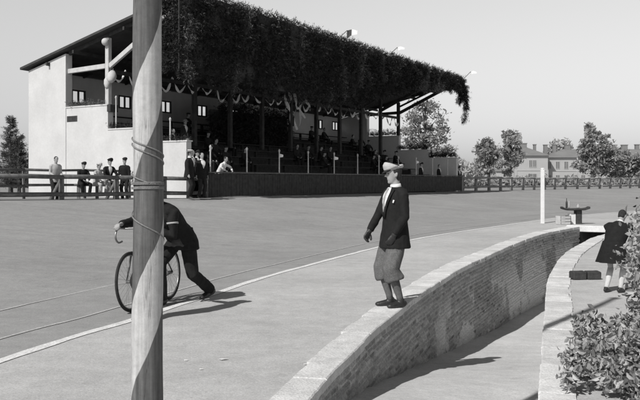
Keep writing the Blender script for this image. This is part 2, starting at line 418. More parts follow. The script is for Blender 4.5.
nt.links.new(mlt.outputs[0], bg.inputs[0]); nt.links.new(bg.outputs[0], wo.inputs[0])   # blue-sensitive film: the sky records pale
bg.inputs[1].default_value = 0.10
scene.view_settings.view_transform = 'Standard'; scene.view_settings.look = 'None'
scene.view_settings.exposure = 0; scene.view_settings.gamma = 1
scene.render.engine = 'CYCLES'

# ------------------------------------------------------------------ layout: line L of the grandstand front
O0 = V((-5.2, 31.0)); TD = V((0.53, 0.848)).normalized(); SD = V((-TD.y, TD.x))
def S2(t, s=0.0): return O0 + TD*t + SD*s
def zo(t): return 0.95 - 0.005*(t+10) if t > -40 else 1.1      # height of the outer edge of the banking
STAND_ROT = math.atan2(TD.y, TD.x)

# ------------------------------------------------------------------ ground
inner_keys = [(-16, -60), (-9.5, -25), (-4.8, -2), (-2.67, 6.67), (-2.03, 8.63), (-1.4, 10.7), (-0.5, 13.5), (2.29, 20.3), (6.0, 26.7), (10.0, 33.0), (14.2, 38.4), (19, 42.5), (32, 51), (60, 63), (150, 85), (600, 130)]
outer_keys = [S2(-110), S2(-75), S2(-30), S2(-13), S2(-9), S2(-5), S2(0), S2(12), S2(22), S2(28), V((15, 62.3)), V((21, 70)), V((33, 82)), V((60, 101)), V((160, 150)), V((700, 300))]
NS = 8
inner = crom([V(p).to_3d() for p in inner_keys], NS); inner = [V((p.x, p.y)) for p in inner]
outer = []
for i in range(len(outer_keys)-1):
    for k in range(NS): outer.append(outer_keys[i].lerp(outer_keys[i+1], k/NS))
outer.append(outer_keys[-1].copy())
def out_z(i):
    u = i/NS
    return 1.0 if u < 3 else (1.0 - 0.16*min(1, (u-3)/3) - 0.06*max(0, min(1, (u-6)/3)))
NV = 22
vs, fs = [], []
for i, (a, b) in enumerate(zip(inner, outer)):
    for j in range(NV+1):
        v = j/NV; vv = max(0.0, (v-0.14)/0.86)
        z = out_z(i)*(vv**1.35)
        p = a.lerp(b, v); vs.append((p.x, p.y, z))
for i in range(len(inner)-1):
    for j in range(NV):
        q = i*(NV+1)+j; fs.append((q, q+NV+1, q+NV+2, q+1))
struct(pyobj('track', vs, fs, M['track'], smooth=True))
# land outside the track, out to the horizon
vs, fs = [], []
on = normals2(outer)
for i, b in enumerate(outer):
    far = b + (on[i]+V((0, 0.35))).normalized()*2600
    z = out_z(i)-0.006
    for f, zz in ((0, z), (0.02, z-0.1), (0.2, 0.3), (1, 0.0)):
        p = b.lerp(far, f); vs.append((p.x, p.y, zz))
for i in range(len(outer)-1):
    for j in range(3):
        q = i*4+j; fs.append((q, q+4, q+5, q+1))
struct(pyobj('ground', vs, fs, M['soil']))
# flat land underneath everything, far out on all sides
pyo = pyobj('terrain', [(-3000, -3000, -4), (3000, -3000, -4), (3000, 3000, -4), (-3000, 3000, -4)], [(0, 1, 2, 3)], M['soil']); struct(pyo)

# the sunken passage: left wall line, right wall line
LW = [(-0.42, 3.6), (-0.25, 4.5), (-0.06, 5.51), (0.089, 6.19), (0.266, 6.86), (0.555, 8.0), (0.973, 9.375), (1.28, 10.38), (1.81, 11.94), (2.47, 13.8), (3.1, 15.3), (4.3, 18.2), (5.93, 21.8), (7.1, 23.9), (8.45, 26.0)]
RW = [(1.0, 3.6), (1.24, 4.5), (1.51, 5.5), (1.86, 6.7), (2.54, 9.02), (3.5, 12.24), (4.86, 16.0), (6.2, 19.0), (7.5, 21.6), (9.85, 25.2)]
lw = [V((p.x, p.y)) for p in crom([V(p).to_3d() for p in LW], 10)]
rw = [V((p.x, p.y)) for p in crom([V(p).to_3d() for p in RW], 10)]
def interp(x, tab):
    if x <= tab[0][0]: return tab[0][1]
    for (a, va), (b, vb) in zip(tab, tab[1:]):
        if x <= b: return va + (vb-va)*(x-a)/(b-a)
    return tab[-1][1]
FZ = [(3.6, 0.0), (4.3, -0.06), (7.2, -0.44), (9.5, -0.79), (10.8, -0.98), (13.1, -1.28), (17.1, -1.66), (22, -1.92), (27, -2.05)]
def fz(Y): return interp(Y, FZ)
# infield sheet with the passage cut out of it
hole = lw + rw[::-1]
fr = [p.copy() for p in inner] + [V((900, 130)), V((900, -300)), V((-60, -300)), V((-40, -120))]
pts = fr + hole
edges = [(i, (i+1) % len(fr)) for i in range(len(fr))] + [(len(fr)+i, len(fr)+(i+1) % len(hole)) for i in range(len(hole))]
def inside(p, poly):
    c = False; n = len(poly)
    for i in range(n):
        a, b = poly[i], poly[i-1]
        if (a.y > p.y) != (b.y > p.y) and p.x < (b.x-a.x)*(p.y-a.y)/(b.y-a.y)+a.x: c = not c
    return c
cv, ce, cf, *_ = delaunay_2d_cdt(pts, edges, [], 0, 1e-4)
keep = []
for f in cf:
    c = sum((cv[i] for i in f), V((0, 0)))/len(f)
    if inside(c, fr) and not inside(c, hole): keep.append(f)
struct(pyobj('infield', [(v.x, v.y, 0) for v in cv], [f if True else f for f in keep], M['apron']))
# ramp floor
vs, fs = [], []
n = 120
def along(pl, f):
    x = f*(len(pl)-1); i = min(int(x), len(pl)-2); return pl[i].lerp(pl[i+1], x-i)
for i in range(n+1):
    a, b = along(lw, i/n), along(rw, i/n)
    for j in range(9):
        p = a.lerp(b, -0.03+1.06*j/8)
        vs.append((p.x, p.y, fz(p.y) + 0.012*noise.noise(V((p.x*2, p.y*2, 0))) + (0.03*(abs(j-4)/4)**4) - 0.2*max(0, (j-2)/6)*math.exp(-((p.y-6.6)/1.5)**2)))
tdir = V((0.66, 0.75)).normalized()
for k in (3.0, 9.0):
    for j in range(9):
        p = lw[-1].lerp(rw[-1], -0.03+1.06*j/8) + tdir*k; vs.append((p.x, p.y, -2.07))
for i in range(n+2):
    for j in range(8):
        q = i*9+j; fs.append((q, q+1, q+10, q+9))
struct(pyobj('ramp_floor', vs, fs, M['rampfloor'], smooth=True))

# painted lines on the track
def line_on_track(name, off, wd, m, label, y0, y1, gaps=0.0):
    pl = resample([p for p in inner if y0 <= p.y <= y1], 0.25)
    nn = normals2(pl); vs, fs = [], []
    for i, p in enumerate(pl):
        wob = 0.018*noise.noise(V((p.x*1.3, p.y*1.3, off)))
        ww = wd*(1+0.35*noise.noise(V((p.x*2.2, p.y*2.2, 5+off))))
        for s in (-0.5, 0.5):
            q = p + nn[i]*(off+wob+ww*s); vs.append((q.x, q.y, 0.006))
    for i in range(len(pl)-1):
        if gaps and noise.noise(V((i*0.13, off*7, 2.0))) > gaps: continue
        fs.append((2*i, 2*i+2, 2*i+3, 2*i+1))
    return struct(pyobj(name, vs, fs, m))
line_on_track('track_edge_line', -0.02, 0.11, M['linecol'], '', -5, 46)
line_on_track('inner_lane_line', 0.60, 0.045, M['thinline'], '', -5, 40, 0.62)
line_on_track('outer_lane_line', 1.77, 0.045, M['thinline'], '', -5, 40, 0.6)

# ------------------------------------------------------------------ brick walls of the passage
def brick_wall(pl, side, parent, fine, ymax=99):
    """displaced brick face along pl; side = +1 means the face looks to the right of travel"""
    pl = [p for p in pl if p.y >= 3.7]
    pl = resample(pl, fine); nn = normals2(pl)
    BW, BH, MJ = 0.25, 0.066, 0.012
    vs, fs, tone = [], [], []
    nr = int(2.15/fine)
    for i, p in enumerate(pl):
        zb = fz(p.y)-0.05
        u = i*fine
        for j in range(nr+1):
            z = -j*fine
            if z < zb: z = zb
            row = int(-z/BH); fu = (u/BW + (0.5 if row % 2 else 0.0) + 0.07*math.sin(row*12.9)); cu = int(fu)
            du = min(fu-cu, 1-(fu-cu))*BW; fv = (-z/BH)-row; dv = min(fv, 1-fv)*BH
            h = (math.sin(cu*127.1+row*311.7)*43758.5453) % 1.0
            h2 = (math.sin(cu*269.5+row*183.3)*43758.5453) % 1.0
            d = min(du, dv)
            face = 0.0 if d < MJ*0.5 else min(1.0, (d-MJ*0.5)/0.01)
            ero = noise.noise(V((p.x*1.1, p.y*1.1, z*1.6)))
            rough = noise.noise(V((p.x*14, p.y*14, z*14)))
            disp = -0.016 + face*(0.016 + (h-0.5)*0.013 - (0.022 if h2 > 0.93 else 0)) + 0.006*rough + 0.012*ero
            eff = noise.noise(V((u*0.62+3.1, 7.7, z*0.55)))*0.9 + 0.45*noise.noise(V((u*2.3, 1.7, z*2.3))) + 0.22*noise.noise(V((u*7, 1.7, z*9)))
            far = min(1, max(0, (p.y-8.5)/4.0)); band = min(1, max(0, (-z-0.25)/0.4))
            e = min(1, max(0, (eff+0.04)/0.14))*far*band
            t = 0.41 + 0.26*(h-0.5) + 0.10*rough + 0.10*ero
            if h2 > 0.85: t *= 0.6
            t = t*face + 0.48*(1-face)
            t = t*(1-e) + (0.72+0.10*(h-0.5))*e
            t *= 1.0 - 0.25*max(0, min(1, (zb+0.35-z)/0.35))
            q = p - nn[i]*(side*disp)
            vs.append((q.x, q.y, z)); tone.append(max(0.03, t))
    for i in range(len(pl)-1):
        for j in range(nr):
            q = i*(nr+1)+j
            if vs[q][2] == vs[q+1][2] and vs[q+nr+1][2] == vs[q+nr+2][2]: continue
            fs.append((q, q+1, q+nr+2, q+nr+1) if side > 0 else (q, q+nr+1, q+nr+2, q+1))
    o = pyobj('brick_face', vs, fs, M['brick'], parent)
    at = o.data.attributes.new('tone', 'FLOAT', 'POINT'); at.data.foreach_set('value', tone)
    return o

def coping(pl, side, parent, w0, w1, h, ymin=3.8, seed=1):
    """laid stones along pl, lying on the side away from the pit"""
    r = random.Random(seed)
    pl = resample([p for p in pl if p.y >= ymin], 0.05); nn = normals2(pl)
    bm = bmesh.new(); i = 0
    while i < len(pl)-4:
        ln = r.choice((6, 7, 8, 9, 10)); j = min(i+ln, len(pl)-1)
        wd = w0 + (w1-w0)*min(1, i/len(pl)*2.2) + r.uniform(-0.015, 0.02)
        hh = h + r.uniform(-0.003, 0.003); off = 0.006 + r.uniform(-0.008, 0.008)
        ks = list(range(i, j+1, 2));
        if ks[-1] != j: ks.append(j)
        bl, tl = [], []
        tilt = r.uniform(-0.003, 0.003)
        for q in ks:
            p = pl[q]; f = (q-i)/(j-i)
            if q == i: p = p + (pl[min(i+1, len(pl)-1)]-pl[i])*0.03
            if q == j: p = p - (pl[j]-pl[j-1])*0.03
            a = p - nn[q]*(side*off); b = p + nn[q]*(side*(wd))
            z = hh + tilt*(f-0.5)
            tl.append((bm.verts.new((a.x, a.y, z-0.008)), bm.verts.new((a.x+nn[q].x*side*0.012, a.y+nn[q].y*side*0.012, z)), bm.verts.new((b.x, b.y, z)), bm.verts.new((b.x, b.y, -0.03)), bm.verts.new((a.x, a.y, -0.055))))
        for x, y in zip(tl, tl[1:]):
            for k in range(5):
                bm.faces.new((x[k], y[k], y[(k+1) % 5], x[(k+1) % 5]))
        bm.faces.new(tl[0]); bm.faces.new(tl[-1][::-1])
        i = j
    for v in bm.verts:
        v.co += V((noise.noise(v.co*9), noise.noise(v.co*9+V((5, 5, 5))), 0.5*noise.noise(v.co*11)))*0.007
    return obj('coping', bm, M['coping'], parent)

wl = thing('retaining_wall', 'long curving brick wall lining the sunken ramp, pale stone coping under the standing man', 'wall', (lw[0].x, lw[0].y, 0))
wr = thing('retaining_wall', 'opposite ramp wall in front of the child, seen mostly as a pale coping strip', 'wall', (rw[0].x, rw[0].y, 0))
def keep_world(parent):
    for c in kids(parent): c.matrix_parent_inverse = Matrix.Translation(-V(parent.location))
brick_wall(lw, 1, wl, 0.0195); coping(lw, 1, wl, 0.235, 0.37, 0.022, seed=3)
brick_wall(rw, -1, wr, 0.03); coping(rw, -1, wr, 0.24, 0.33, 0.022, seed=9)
keep_world(wl); keep_world(wr)
# tunnel mouth at the far end
tm = thing('tunnel_mouth', 'dark tunnel mouth with stone lintel where the sunken ramp ends', 'tunnel', (9.15, 25.6, -2.05))
bm = bmesh.new()
A, B = lw[-1], rw[-1]; ab = (B-A).normalized()
def v3(p, z): return V((p.x, p.y, z))
for (p, q) in ((A-ab*0.0, A+tdir*9-ab*0.0), (B+ab*0.0, B+tdir*9)):
    v = [bm.verts.new(x) for x in (v3(p, -2.2), v3(q, -2.2), v3(q, -0.03), v3(p, -0.03))]; bm.faces.new(v)
v = [bm.verts.new(x) for x in (v3(A, -0.03), v3(B, -0.03), v3(B+tdir*9, -0.03), v3(A+tdir*9, -0.03))]; bm.faces.new(v)
v = [bm.verts.new(x) for x in (v3(A+tdir*9, -2.2), v3(B+tdir*9, -2.2), v3(B+tdir*9, -0.03), v3(A+tdir*9, -0.03))]; bm.faces.new(v)
o = obj('tunnel_lining', bm, M['tunnel'], tm)
bm = bmesh.new(); bar(bm, v3(A-ab*0.45+tdir*0.12, -0.05), v3(B+ab*0.5+tdir*0.12, -0.05), 0.34, 0.2, bev=0.015)
obj('lintel', bm, M['coping'], tm); keep_world(tm)

# ------------------------------------------------------------------ foliage helpers
def leaf_cloud(name, centers, size, m, parent=None, elong=1.6, up=0.0, seed=0, drop=None, flat=0.0, fine=False):
    r = random.Random(seed); vs, fs = [], []
    for c in centers:
        sz = size*r.choice((.5, .7, .9, 1.0, 1.15, 1.45))*r.uniform(.85, 1.15)
        d = V((r.gauss(0, 1), r.gauss(0, 1), r.gauss(0, 1)-up)).normalized()
        nrm = V((r.gauss(0, 1), r.gauss(0, 1), r.gauss(0, 1)+flat)).normalized()
        s = d.cross(nrm)
        if s.length < 1e-3: continue
        s.normalize(); c = V(c); L_ = sz*elong
        k = len(vs); nb = d.cross(s)*sz*0.18
        if fine:
            cv_ = nb*r.uniform(.4, 1.6)
            vs += [c-d*L_*0.5, c-d*L_*.2+s*sz*.36+nb, c+d*L_*.12+s*sz*.34+nb, c+d*L_*0.5-cv_, c+d*L_*.12-s*sz*.34+nb, c-d*L_*.2-s*sz*.36+nb, c-d*L_*.2, c+d*L_*.12]
            fs += [(k, k+1, k+6), (k+1, k+2, k+7, k+6), (k+2, k+3, k+7), (k, k+6, k+5), (k+6, k+7, k+4, k+5), (k+7, k+3, k+4)]
            continue
        vs += [c-d*L_*0.5, c+s*sz*0.42+nb, c+d*L_*0.5, c-s*sz*0.42+nb]
        fs.append((k, k+1, k+2, k+3))
    return pyobj(name, vs, fs, m, parent)

def branch_tree(name, label, loc, H, trunk_r, crown, leaf, nleaf, m, seed, group=None, trunk_h=0.35, nclump=40, spread=0.16, lean=0.0, conic=False, limbs=9):
    """crown = list of ellipsoids (cx,cy,cz,rx,ry,rz) relative to base"""
    r = random.Random(seed)
    t = thing(name, label, 'tree', loc, 0, group)
    bm = bmesh.new()
    top = max(c[2]+c[5]*0.6 for c in crown)
    tp = [V((0, 0, -0.3)), V((0.02*H*r.uniform(-1, 1), 0.02*H*r.uniform(-1, 1), top*0.35)), V((lean*H*0.5+0.03*H*r.uniform(-1, 1), 0, top*0.7)), V((lean*H, 0, top))]
    tp = crom(tp, 4)
    tube(bm, tp, [trunk_r*(1-0.88*i/(len(tp)-1)) for i in range(len(tp))], 8)
    cl = []
    for k in range(nclump):
        e = r.choices(crown, weights=[c[3]*c[4]*c[5] for c in crown])[0]
        while True:
            u = V((r.uniform(-1, 1), r.uniform(-1, 1), r.uniform(-1, 1)))
            if 0.15 < u.length < 1: break
        if r.random() < 0.6: u = u.normalized()*r.uniform(0.7, 1.0)
        cl.append((V((e[0]+u.x*e[3], e[1]+u.y*e[4], e[2]+u.z*e[5])), spread*min(e[3], e[5])*r.uniform(0.6, 1.3)*2))
    for k in range(min(limbs, len(cl))):
        c = cl[k][0]; zf = max(0.25, min(0.9, (c.z-0.18*H)/top*0.85)); q = zf*(len(tp)-1); i = min(int(q), len(tp)-2)
        s = tp[i].lerp(tp[i+1], q-i); mid = s.lerp(c, 0.5)+V((0, 0, 0.03*H))
        tube(bm, [s, mid, c], [trunk_r*0.4, trunk_r*0.22, trunk_r*0.06], 6)
    obj('trunk', bm, M['bark'], t, True)
    cs = []
    for k in range(nleaf):
        c, sp = r.choice(cl); cs.append(c+V((r.gauss(0, sp), r.gauss(0, sp), r.gauss(0, sp*0.7))))
    leaf_cloud('crown', cs, leaf, m, t, seed=seed, flat=0.6)
    return t

# ------------------------------------------------------------------ grandstand
ZB = 0.86
gs = thing('grandstand', 'roofed timber grandstand with white stepped end wall and long dark front facing the track', 'grandstand', (O0.x, O0.y, ZB), STAND_ROT)
TL = 27.5                                           # length
def roof_z(t, s): return 8.72 - 0.016*t - 0.232*s - ZB
bm = bmesh.new()
def ewall(t0, t1, name='end_wall'):
    bm = bmesh.new()
    zt = lambda s: roof_z(max(t0, 0), s)-0.12
    # tall rear block with raking top
    for (s0, s1, z0, z1) in ((6.85, 9.3, zt(6.85), zt(9.3)),):
        v = [bm.verts.new(p) for p in ((t0, s0, -0.4), (t1, s0, -0.4), (t1, s1, -0.4), (t0, s1, -0.4), (t0, s0, z0), (t1, s0, z0), (t1, s1, z1), (t0, s1, z1))]
        for f in ((0,3,2,1),(4,5,6,7),(0,1,5,4),(1,2,6,5),(2,3,7,6),(3,0,4,7)): bm.faces.new([v[i] for i in f])
    e = 0.03
    for (s0, s1, z) in ((4.3, 6.85, 4.65), (2.05, 4.3, 3.62), (0.0, 2.05, 3.03)):
        box(bm, t0+e, t1-e, s0, s1, -0.4, z-ZB)
        # plank cap along the step
        box(bm, t0+0.005, t1-0.005, s0-0.05, s1-0.003, z-ZB+0.002, z-ZB+0.06)
    return obj(name, bm, M['whitewall'], gs)
ewall(0, 0.35); ewall(TL-0.35, TL)
bm = bmesh.new(); box(bm, 0.022, 0.2, 6.15, 6.8, 4.05-ZB, 4.3-ZB); obj('vent_slot', bm, M['darkwood'], gs)
bm = bmesh.new(); box(bm, -0.02, 0.4, 4.1, 4.3, 4.38-ZB, 4.68-ZB); obj('beam_end', bm, M['darkwood'], gs)
# back wall with window openings
wins = [2.75+3.0*k for k in range(7)] + [24.4, 26.6]
WW, WZ0, WZ1 = 0.86, 5.18-ZB, 5.84-ZB
bm = bmesh.new(); x = 0.36
zb9 = lambda t: roof_z(t, 9.3)-0.012
for wt in wins:
    a, b = wt-WW/2, wt+WW/2
    if b > TL-0.36: continue
    box(bm, x, a, 9.19, 9.28, -0.4, zb9(a))
    box(bm, a, b, 9.19, 9.28, -0.4, WZ0); box(bm, a, b, 9.19, 9.28, WZ1, zb9(b))
    x = b
box(bm, x, TL-0.36, 9.19, 9.28, -0.4, zb9(TL))
obj('back_wall', bm, M['greywall'], gs)
for wt in wins:
    if wt+WW/2 > TL-0.36: continue
    a, b = wt-WW/2, wt+WW/2
    bm = bmesh.new()
    for (p, q, r0, r1) in ((a+.002, a+.08, WZ0+.002, WZ1-.002), (b-.08, b-.002, WZ0+.002, WZ1-.002), (a+.08, b-.08, WZ0+.002, WZ0+.07), (a+.08, b-.08, WZ1-.07, WZ1-.002), (wt-.035, wt+.035, WZ0+.07, WZ1-.07)):
        box(bm, p, q, 9.16, 9.235, r0, r1)
    f = obj('window', bm, M['darkwood'], gs)
    pyobj('pane', [(a+.08, 9.2, WZ0+.07), (b-.08, 9.2, WZ0+.07), (b-.08, 9.2, WZ1-.07), (a+.08, 9.2, WZ1-.07)], [(0, 1, 2, 3)], M['glass'], f)
# roof: sheet, rafters, purlins
bm = bmesh.new()
t0, t1, s0, s1 = -0.22, TL+0.1, -0.15, 9.62
v = []
for dz in (0.0, 0.1):
    for (t, s) in ((t0, s0), (t1, s0), (t1, s1), (t0, s1)): v.append(bm.verts.new((t, s, roof_z(t, s)+dz)))
for f in ((0,3,2,1),(4,5,6,7),(0,1,5,4),(1,2,6,5),(2,3,7,6),(3,0,4,7)): bm.faces.new([v[i] for i in f])
obj('roof', bm, M['rooffelt'], gs)
posts = [0.17+ k*(TL-0.34)/10 for k in range(11)]
for s in (0.3, 1.7, 3.2, 6.2, 7.9):
    bm = bmesh.new(); bar(bm, (t0+0.05, s, roof_z(t0, s)-0.26), (t1-0.05, s, roof_z(t1, s)-0.26), 0.09, 0.14); obj('purlin', bm, M['darkwood'], gs)
for k, pt in enumerate(posts):
    wm = M['palewood'] if k == 0 else M['darkwood']
    bm = bmesh.new(); bar(bm, (pt, 0.0, roof_z(pt, 0)-0.1), (pt, 6.8 if k in (0, 10) else 9.0, roof_z(pt, 6.8 if k in (0, 10) else 9.0)-0.1), 0.1, 0.18); obj('rafter', bm, M['darkwood'], gs)
    bm = bmesh.new(); bar(bm, (pt, 4.42, 2.3 if 0 < k < 10 else 4.72-ZB), (pt, 4.42, roof_z(pt, 4.42)-0.2), 0.2, 0.2, up=V((0, 1, 0)), bev=0.015); obj('post', bm, wm, gs)
    bm = bmesh.new(); bar(bm, (pt, 4.33, 6.30-ZB), (pt, 0.55, roof_z(pt, 0.55)-0.2), 0.13, 0.2, bev=0.01); obj('brace', bm, wm, gs)
    if k in (0, 10):
        bm = bmesh.new(); bar(bm, (pt, 4.55, 6.32-ZB), (pt, 6.84, 6.26-ZB), 0.14, 0.2, bev=0.01); obj('tie_beam', bm, wm, gs)
for dz in (.45, .95):
    bm = bmesh.new(); bar(bm, (TL-0.17, 4.3, 6.30-ZB+dz), (TL-0.17, 1.2-dz*.3, 8.05-ZB), 0.1, 0.12, bev=0.01); obj('strut', bm, M['darkwood'], gs)
bm = bmesh.new(); bar(bm, (0.4, 4.42, 6.1-ZB), (TL-0.4, 4.42, 5.95-ZB), 0.12, 0.16); obj('wall_plate', bm, M['darkwood'], gs)
bm = bmesh.new(); ball(bm, (0.0, 4.42, 7.3-ZB), 0.16, 12); obj('post_knob', bm, M['palewood'], gs, True)
# seating tiers and benches
bm = bmesh.new(); NT = 8
for k in range(NT):
    a = 1.5 + k*0.93; z = 1.5-ZB + k*0.39
    box(bm, 0.36, TL-0.36, a, a+0.93 if k < NT-1 else 9.01, -0.2, z)
obj('seating_tiers', bm, M['darkwood'], gs)
for k in range(NT):
    a = 1.5 + k*0.93; z = 1.5-ZB + k*0.39
    bm = bmesh.new(); box(bm, 0.6, TL-0.6, a+0.35, a+0.62, z+0.40, z+0.44)
    q = 0.9
    while q < TL-0.6:
        box(bm, q, q+0.06, a+0.40, a+0.56, z+0.001, z+0.399); q += 2.5
    obj('bench', bm, M['darkwood'], gs)
# front parapet of upright boards
bm = bmesh.new(); q = 1.35; r = random.Random(3)
while q < TL+0.9:
    wdt = r.uniform(0.16, 0.22); box(bm, q, q+wdt-0.012, -0.03+r.uniform(-.006, .006), 0.02, 0.0, 0.94+r.uniform(-0.015, 0.015)); q += wdt
box(bm, 1.35, q, 0.022, 0.06, 0.15, 0.9)
obj('parapet', bm, M['darkwood'], gs)
bm = bmesh.new(); bar(bm, (1.33, -0.01, 0.985), (TL+0.92, -0.01, 0.985), 0.12, 0.05); obj('parapet_rail', bm, M['midwood'], gs)
# right-hand end dark flower boxes / fringes on top of steps
# ------------------------------------------------------------------ evergreen dressing on the stand
def in_stand(o): o.location = (O0.x, O0.y, ZB); o.rotation_euler = (0, 0, STAND_ROT); return o
r = random.Random(11)
def fascia_bottom(t):
    return interp(t, [(-1, 5.45), (0, 5.4), (6, 5.2), (12, 5.3), (15, 5.9), (18, 6.6), (21, 7.1), (24, 7.4), (28, 7.6)])
vs, fs = [], []; vd, fd = [], []
def sprig(c, d, ln, vs, fs):
    d = d.normalized(); a = d.cross(V((r.gauss(0, 1), r.gauss(0, 1), r.gauss(0, 1))))
    if a.length < 1e-3: return
    a.normalize(); b = d.cross(a)
    for k in range(4):
        ph = r.uniform(0, 2*PI); f = 0.15+0.22*k
        o = c + d*(ln*f); e = (d*0.75 + a*math.cos(ph) + b*math.sin(ph)).normalized()*ln*(0.62-0.1*k); sd = e.cross(d).normalized()*ln*0.055
        q = len(vs); vs += [o-sd, o+sd, o+e+sd*0.3, o+e-sd*0.3]; fs.append((q, q+1, q+2, q+3))
for k in range(42000):
    t = r.uniform(-0.5, TL+0.35); zb_ = fascia_bottom(t)+0.45*noise.noise(V((t*1.1, 3, 0)))+0.35*noise.noise(V((t*3.4, 9, 0)))
    ztop = roof_z(t, 0)+ZB+0.14+0.16*noise.noise(V((t*1.7, 0, 0)))
    z = zb_+(ztop-zb_)*r.random()**0.9
    bulge = 0.34*noise.noise(V((t*0.9, z*0.9, 1)))+0.16*noise.noise(V((t*2.7, z*2.7, 5)))
    s = -0.22-bulge-0.18*r.random()
    dry = noise.noise(V((t*1.6, z*0.35, 8))) > 0.33 or (abs(t+0.35) < 0.3 and r.random() < 0.6)
    sprig(V((t, s, z-ZB)), V((r.gauss(0, .6), r.gauss(-.3, .5), -0.6+r.gauss(0, .6))), r.uniform(0.10, 0.26)*(1.5 if r.random() < .12 else 1), vs, fs) if not dry else sprig(V((t, s, z-ZB)), V((r.gauss(0, .6), r.gauss(-.3, .5), -0.6+r.gauss(0, .6))), r.uniform(0.12, 0.28), vd, fd)
for k in range(5600):        # the mat wraps round the near corner of the roof
    s_ = -0.25+2.0*r.random()**1.2; ztop = roof_z(-0.3, s_)+ZB+.1; zb_ = 5.6+.35*s_+.4*noise.noise(V((s_*2, 4, 4))); z = zb_+(ztop-zb_)*r.random()
    sprig(V((-0.38-.25*noise.noise(V((s_*1.5, z, 2)))-.15*r.random(), s_, z-ZB)), V((r.gauss(-.3, .5), r.gauss(0, .6), -.6+r.gauss(0, .6))), r.uniform(.1, .27), vs, fs)
for k in range(3500):        # ragged top edge, laid over the roof rim
    t = r.uniform(-0.5, TL+0.35); s = r.uniform(-0.3, 0.5)
    sprig(V((t, s, roof_z(t, s)+0.12+0.1*r.random())), V((r.gauss(0, .6), r.gauss(0, .5), 0.5*r.random())), r.uniform(0.14, 0.32), vs, fs)
ev = thing('evergreen_cladding', 'thick dark mat of fir branches covering the front of the stand roof', 'greenery', (O0.x, O0.y, ZB), STAND_ROT)
pyobj('fir_branches', vs, fs, M['conifer'], ev); pyobj('dry_fir_branches', vd, fd, M['conifer_dry'], ev)
bm = bmesh.new(); q = -0.6
while q < TL+0.5:
    for k in range(1):
        box(bm, q, q+0.595, -0.2, -0.155, fascia_bottom(q+0.3)+0.35-ZB, roof_z(q, 0)+0.05)
    q += 0.6
obj('backing_board', bm, M['darkwood'], ev)
# hanging tail at the right-hand corner
vs, fs = [], []
for (bt, top, bot, sw) in ((TL+0.5, 8.1, 6.4, 0.0), (TL-.1, 8.0, 7.0, 0.0), (TL+0.35, 7.7, 5.5, 0.3), (TL-.6, 7.8, 6.7, 0.1)):
    for k in range(420):
        f = r.random(); z = top+(bot-top)*f
        sprig(V((bt+sw*math.sin(f*4)+r.gauss(0, .09), -0.35+r.gauss(0, .09), z-ZB)), V((r.gauss(0, .6), r.gauss(0, .6), -1)), r.uniform(.15, .3), vs, fs)
o = in_stand(pyobj('hanging_garland', vs, fs, M['conifer'])); tag(o, 'loose fir garland dangling from the right front corner of the stand roof', 'garland')
# greenery along the wall steps
for (t0_, s0_, s1_, z, lab) in ((0.17, 4.5, 6.8, 4.72, 'straggly dry greenery along the topmost left step of the white end wall'), (0.17, 2.1, 4.4, 3.69, 'greenery strip on the middle step of the near white end wall, partly behind the pole'),
                                (0.17, 0.05, 2.0, 3.10, 'greenery strip on the lowest front step of the near white end wall')):
    vs, fs = [], []
    for k in range(260):
        sprig(V((t0_+r.gauss(0, .1), r.uniform(s0_, s1_), z-ZB+abs(r.gauss(0, .07)))), V((r.gauss(0, 1), r.gauss(0, 1), 0.6)), r.uniform(.1, .22), vs, fs)
    tag(in_stand(pyobj('step_greenery', vs, fs, M['conifer_dry'] if s0_ > 4 else M['conifer'])), lab, 'greenery', 'greenery laid on the wall steps')
for (s0_, s1_, z, lab) in ((4.5, 6.8, 4.72, 'dark fir fringe on the highest step of the far end wall'), (2.1, 4.4, 3.69, 'dark fir fringe on the middle step of the far end wall'), (0.05, 2.0, 3.10, 'dark fir fringe on the lowest step of the far end wall')):
    vs, fs = [], []
    for k in range(500):
        sprig(V((TL-0.2+r.gauss(0, .12), r.uniform(s0_, s1_), z-ZB+abs(r.gauss(0, .16)))), V((r.gauss(0, 1), r.gauss(0, 1), 0.8)), r.uniform(.12, .28), vs, fs)
    tag(in_stand(pyobj('step_greenery', vs, fs, M['conifer'])), lab, 'greenery', 'greenery laid on the wall steps')
# ribbon swags under the eaves
def swag_mesh(span, sag, seed):
    rr = random.Random(seed); vs, fs = [], []; n = 10
    for i in range(n+1):
        f = i/n; x = (f-0.5)*span; f0 = .5+.14*math.sin(seed*2.1); z = -sag*(1-abs((f-f0)/(f0 if f < f0 else 1-f0))**1.6)
        wdt = 0.035+0.075*math.sin(f*PI)**2+rr.uniform(-.008, .008); tw = 0.05*math.sin(f*9+seed)
        vs += [(x, tw, z), (x+0.02, -tw, z-wdt)]
    for i in range(n): fs.append((2*i, 2*i+2, 2*i+3, 2*i+1))
    return vs, fs
sw_me = []
for k in range(4):
    a, b = swag_mesh(0.96, 0.40+0.07*k, k); o = pyobj('ribbon_swag', a, b, M['ribbon']); sw_me.append(o.data); bpy.data.objects.remove(o)
q = 0.75; k = 0
while q < TL-0.3:
    o = bpy.data.objects.new('ribbon_swag', sw_me[(k*7+k//3) % 4]); col.objects.link(o)
    p = S2(q, 4.5-0.06*(k % 3)); o.location = (p.x, p.y, 6.22+rnd.uniform(-.1, .1)-0.006*q); o.rotation_euler = (0, rnd.uniform(-.32, .32), STAND_ROT)
    tag(o, 'white ribbon swag hung in the row under the grandstand eaves', 'ribbon', 'white ribbon swags along the stand'); q += 0.98+rnd.uniform(-.1, .16); k += 1
